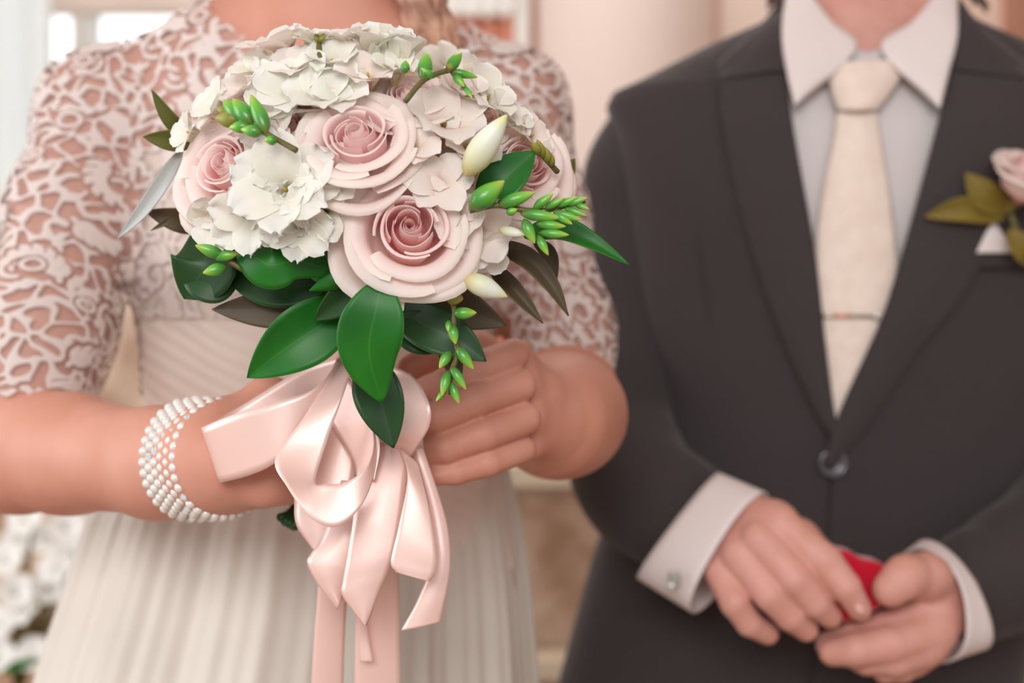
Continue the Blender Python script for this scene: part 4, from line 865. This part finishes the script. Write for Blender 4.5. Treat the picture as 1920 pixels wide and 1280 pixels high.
# sleeves
def sleeve(pts, name, label, flat=1., nu=70, nv=48, seed=1, parent=None, m='suit'):
    P = np.array([W(*p[:3]) for p in pts]); r = np.array([pxr(p[3], p[2]) for p in pts]); X = cr(np.hstack([P, r[:, None]]), nu); T = np.gradient(X[:, :3], axis=0); a, b = frame(T[0]); G = np.zeros((nu, nv, 3))
    for i in range(nu):
        t = T[i]/np.linalg.norm(T[i]); a = a-t*np.dot(a, t); a /= np.linalg.norm(a); b = np.cross(t, a)
        for j in range(nv):
            th = 2*math.pi*j/nv; w = 1+.03*math.sin(i*.55+1.5*math.sin(th+seed))*(.4+.6*math.exp(-((i/nu-.55)/.16)**2))+.012*math.sin(i*.3+th*3)
            G[i, j] = X[i, :3]+(a*math.cos(th)+b*math.sin(th)*flat)*X[i, 3]*w
    o = grid_obj(name, G, M[m], parent or groom, wrap=True, label=label); solid(o, .002, 0); return o
sleeve([(1225, 225, 1.53, 62), (1214, 250, 1.53, 78), (1193, 330, 1.53, 96), (1193, 450, 1.53, 92), (1188, 620, 1.515, 97), (1160, 770, 1.46, 104), (1172, 866, 1.41, 112), (1230, 938, 1.365, 116), (1280, 972, 1.35, 112), (1306, 990, 1.345, 108)], 'jacket_sleeve', 'dark grey jacket sleeve', .95)
sleeve([(1985, 232, 1.52, 70), (2012, 256, 1.52, 86), (2075, 400, 1.525, 98), (2085, 650, 1.51, 100), (2060, 850, 1.45, 112), (1990, 980, 1.395, 116), (1890, 1068, 1.35, 114), (1835, 1096, 1.338, 110), (1796, 1112, 1.336, 106)], 'jacket_sleeve', 'dark grey jacket sleeve', .95, seed=3)
# cuffs: rings through picture points
def cuff(c0, c1, m0, m1, dz, label, nv=48, open_=True):
    """c = centre (px,py,Y), m = half-axis vector in px"""
    nu = 8; G = np.zeros((nu, nv, 3))
    for i in range(nu):
        t = i/(nu-1); c = np.array(c0)*(1-t)+np.array(c1)*t; mm = np.array(m0)*(1-t)+np.array(m1)*t; C = W(*c)
        ax = np.array([mm[0]*c[2]/F, mm[2], -mm[1]*c[2]/F]); 
        for j in range(nv):
            th = 2*math.pi*j/nv; cs = math.cos(th); sn = math.sin(th); k = 1.0+.0*cs
            G[i, j] = C+ax*np.sign(cs)*abs(cs)**.85+np.array([-mm[3]*c[2]/F*sn, -dz*sn, mm[4]*c[2]/F*sn])
    o = grid_obj('shirt_cuff', G, M['collar'], groom, wrap=True, label=label); solid(o, .002, 0); return o
# ring half axis (dx,dy,dY) then side bulge (bx,by) of the camera-facing edge
cuff((1272, 985, 1.315), (1368, 1036, 1.272), (-75, 98, .0, 22, 8), (-66, 112, .0, 40, 14), .036, 'white double cuff with a square cufflink')
cuff((1786, 1114, 1.295), (1742, 1134, 1.275), (34, 98, 0, -36, -12), (10, 106, 0, -42, 2), .042, 'white shirt cuff at the right')
cl = box('cufflink', tuple(W(1252, 1096, 1.245)), tuple(W(1276, 1072, 1.238)), M['metal'], groom, bev=.001, label='square silver cufflink')
obj('crystal', np.array(gv2)+W(1259, 1098, 1.232), gf2, M['gem'], groom)
# trousers and shoes below the frame
for sx in (-1, 1):
    tube('trouser_leg', [np.array([W(1480, 0, YG)[0]+sx*.085, YG, .86]), np.array([W(1480, 0, YG)[0]+sx*.10, YG, .45]), np.array([W(1480, 0, YG)[0]+sx*.11, YG+.01, .06])], [.092, .075, .062], M['suit'], groom, 20, 24)
    c = np.array([W(1480, 0, YG)[0]+sx*.115, YG-.05, .045])
    sv_, sf_ = uvsphere(1, 12, 18, (.048, .14, .045)); obj('shoe', np.array(sv_)+c, sf_, M['button'], groom)
# ------------------------------------------------------------ ring box (heart)
def heart(t): return .45*np.array([16*math.sin(t)**3, 13*math.cos(t)-5*math.cos(2*t)-2*math.cos(3*t)-math.cos(4*t)])/16.+.5*np.array([math.sin(t), math.cos(t)])
rb = tag(empty('ring_box', W(1615, 1105, 1.27)), 'rounded red velvet ring box held between the hands of the man', 'box')
def heart_part(name, d0, d1):
    n = 60; prof = [(0.0, d0), (.80, d0), (.95, d0*.85+d1*.15), (1, d0*.6+d1*.4), (1, d1)]; G = np.zeros((len(prof), n, 3)); c = W(1596, 1090, 1.247); sc = .036; an = math.radians(-20)
    for i, (k, dy) in enumerate(prof):
        for j in range(n):
            p = heart(2*math.pi*j/n)*max(k, .001); x = p[0]*math.cos(an)-p[1]*math.sin(an); z = p[0]*math.sin(an)+p[1]*math.cos(an)
            G[i, j] = c+np.array([x*sc, dy, z*sc])
    return grid_obj(name, G, M['velvet'], rb, wrap=True)
heart_part('lid', -.016, -.001); heart_part('base', .02, .001)
# ------------------------------------------------------------ boutonniere
bt = tag(empty('boutonniere', JX(1900, 470, .01)), 'pink rosebud with olive leaves pinned over the breast pocket', 'boutonniere')
yb = JX(1900, 380, .02)[1]
rose(1934, 322, yb-.035, 72, (.25, -.7, 1.2), .3, bt, 6, seed=77, name='rosebud', squash=1.35)
leaf([(1885, 410, yb), (1810, 392, yb-.012), (1733, 406, yb-.008)], 24, 'leaf_bout', .3, .1, parent=bt)
leaf([(1885, 400, yb), (1845, 365, yb-.012), (1810, 324, yb-.008)], 27, 'leaf_bout', .3, .1, parent=bt)
leaf([(1880, 400, yb), (1895, 365, yb-.006), (1905, 330, yb)], 22, 'leaf_bout', .3, .1, parent=bt)
leaf([(1890, 430, yb-.01), (1915, 465, yb-.012), (1930, 500, yb)], 24, 'leaf_bout', .3, .1, parent=bt)
tube('stem', [W(1895, 400, yb-.008), W(1908, 440, yb-.008), W(1925, 490, yb-.006)], [.003, .003, .0025], M['stem'], bt, 8, 8)
# ------------------------------------------------------------ background flowers, lower left
pl = gmesh('blossom_petal', spoon(1, .5, 1.0), m_white)
tb = tag(empty('side_table', (-.95, 2.3, 0)), 'low marble-topped table behind the bride at lower left', 'table')
box('table_top', (-1.45, 2.0, .52), (-.52, 2.6, .56), m_marble, tb, .01)
for x in (-1.38, -.62):
    for y in (2.1, 2.52): tube('leg', [(x, y, .52), (x, y, .3), (x, y, 0)], [.03, .02, .025], m_brown, tb, 12, 12)
spots = [(30, 1120, 1.95), (60, 1150, 1.97), (90, 1110, 1.96), (15, 1180, 1.98), (120, 1075, 1.95), (140, 1050, 1.95), (125, 1000, 2.0), (60, 985, 2.0), (75, 1235, 1.98), (100, 1020, 2.05), (45, 1020, 2.1), (20, 1060, 2.05), (5, 1240, 2.0), (155, 1090, 2.0), (170, 1015, 2.05)]
vase = tag(empty('flower_arrangement', (-.75, 2.2, .56)), 'blurred white blossoms and green stems behind the bride, lower left', 'flowers')
for q, (x, y, Y) in enumerate(spots):
    c = W(x, y, Y+.15); rd = random.Random(q); s = .028
    o = bpy.data.objects.new('blossom', pl); COL.objects.link(o); o.parent = vase; o.matrix_basis = Matrix.Translation(Vector(c)-wloc(vase)) @ look((rd.uniform(-.5, .5), -1, .6), 0) @ Matrix.Scale(s, 4)
    for e in range(5):
        p = bpy.data.objects.new('petal', pl); COL.objects.link(p); p.parent = o; p.matrix_basis = Matrix.Rotation((e+1)*1.05, 4, 'Z')
    tube('stem', [c, (Vector(c)*.5+Vector((-.8, 2.3, .62))*.5), (-.8, 2.3, .57)], [.003]*3, M['stem'], vase, 8, 6)
for sp in ([(0, 1262, 2.0), (40, 1245, 2.0), (80, 1236, 2.0)], [(85, 1075, 2.1), (110, 1068, 2.1), (125, 1062, 2.1)]): leaf(sp, 9, 'leaf', .2, parent=vase)
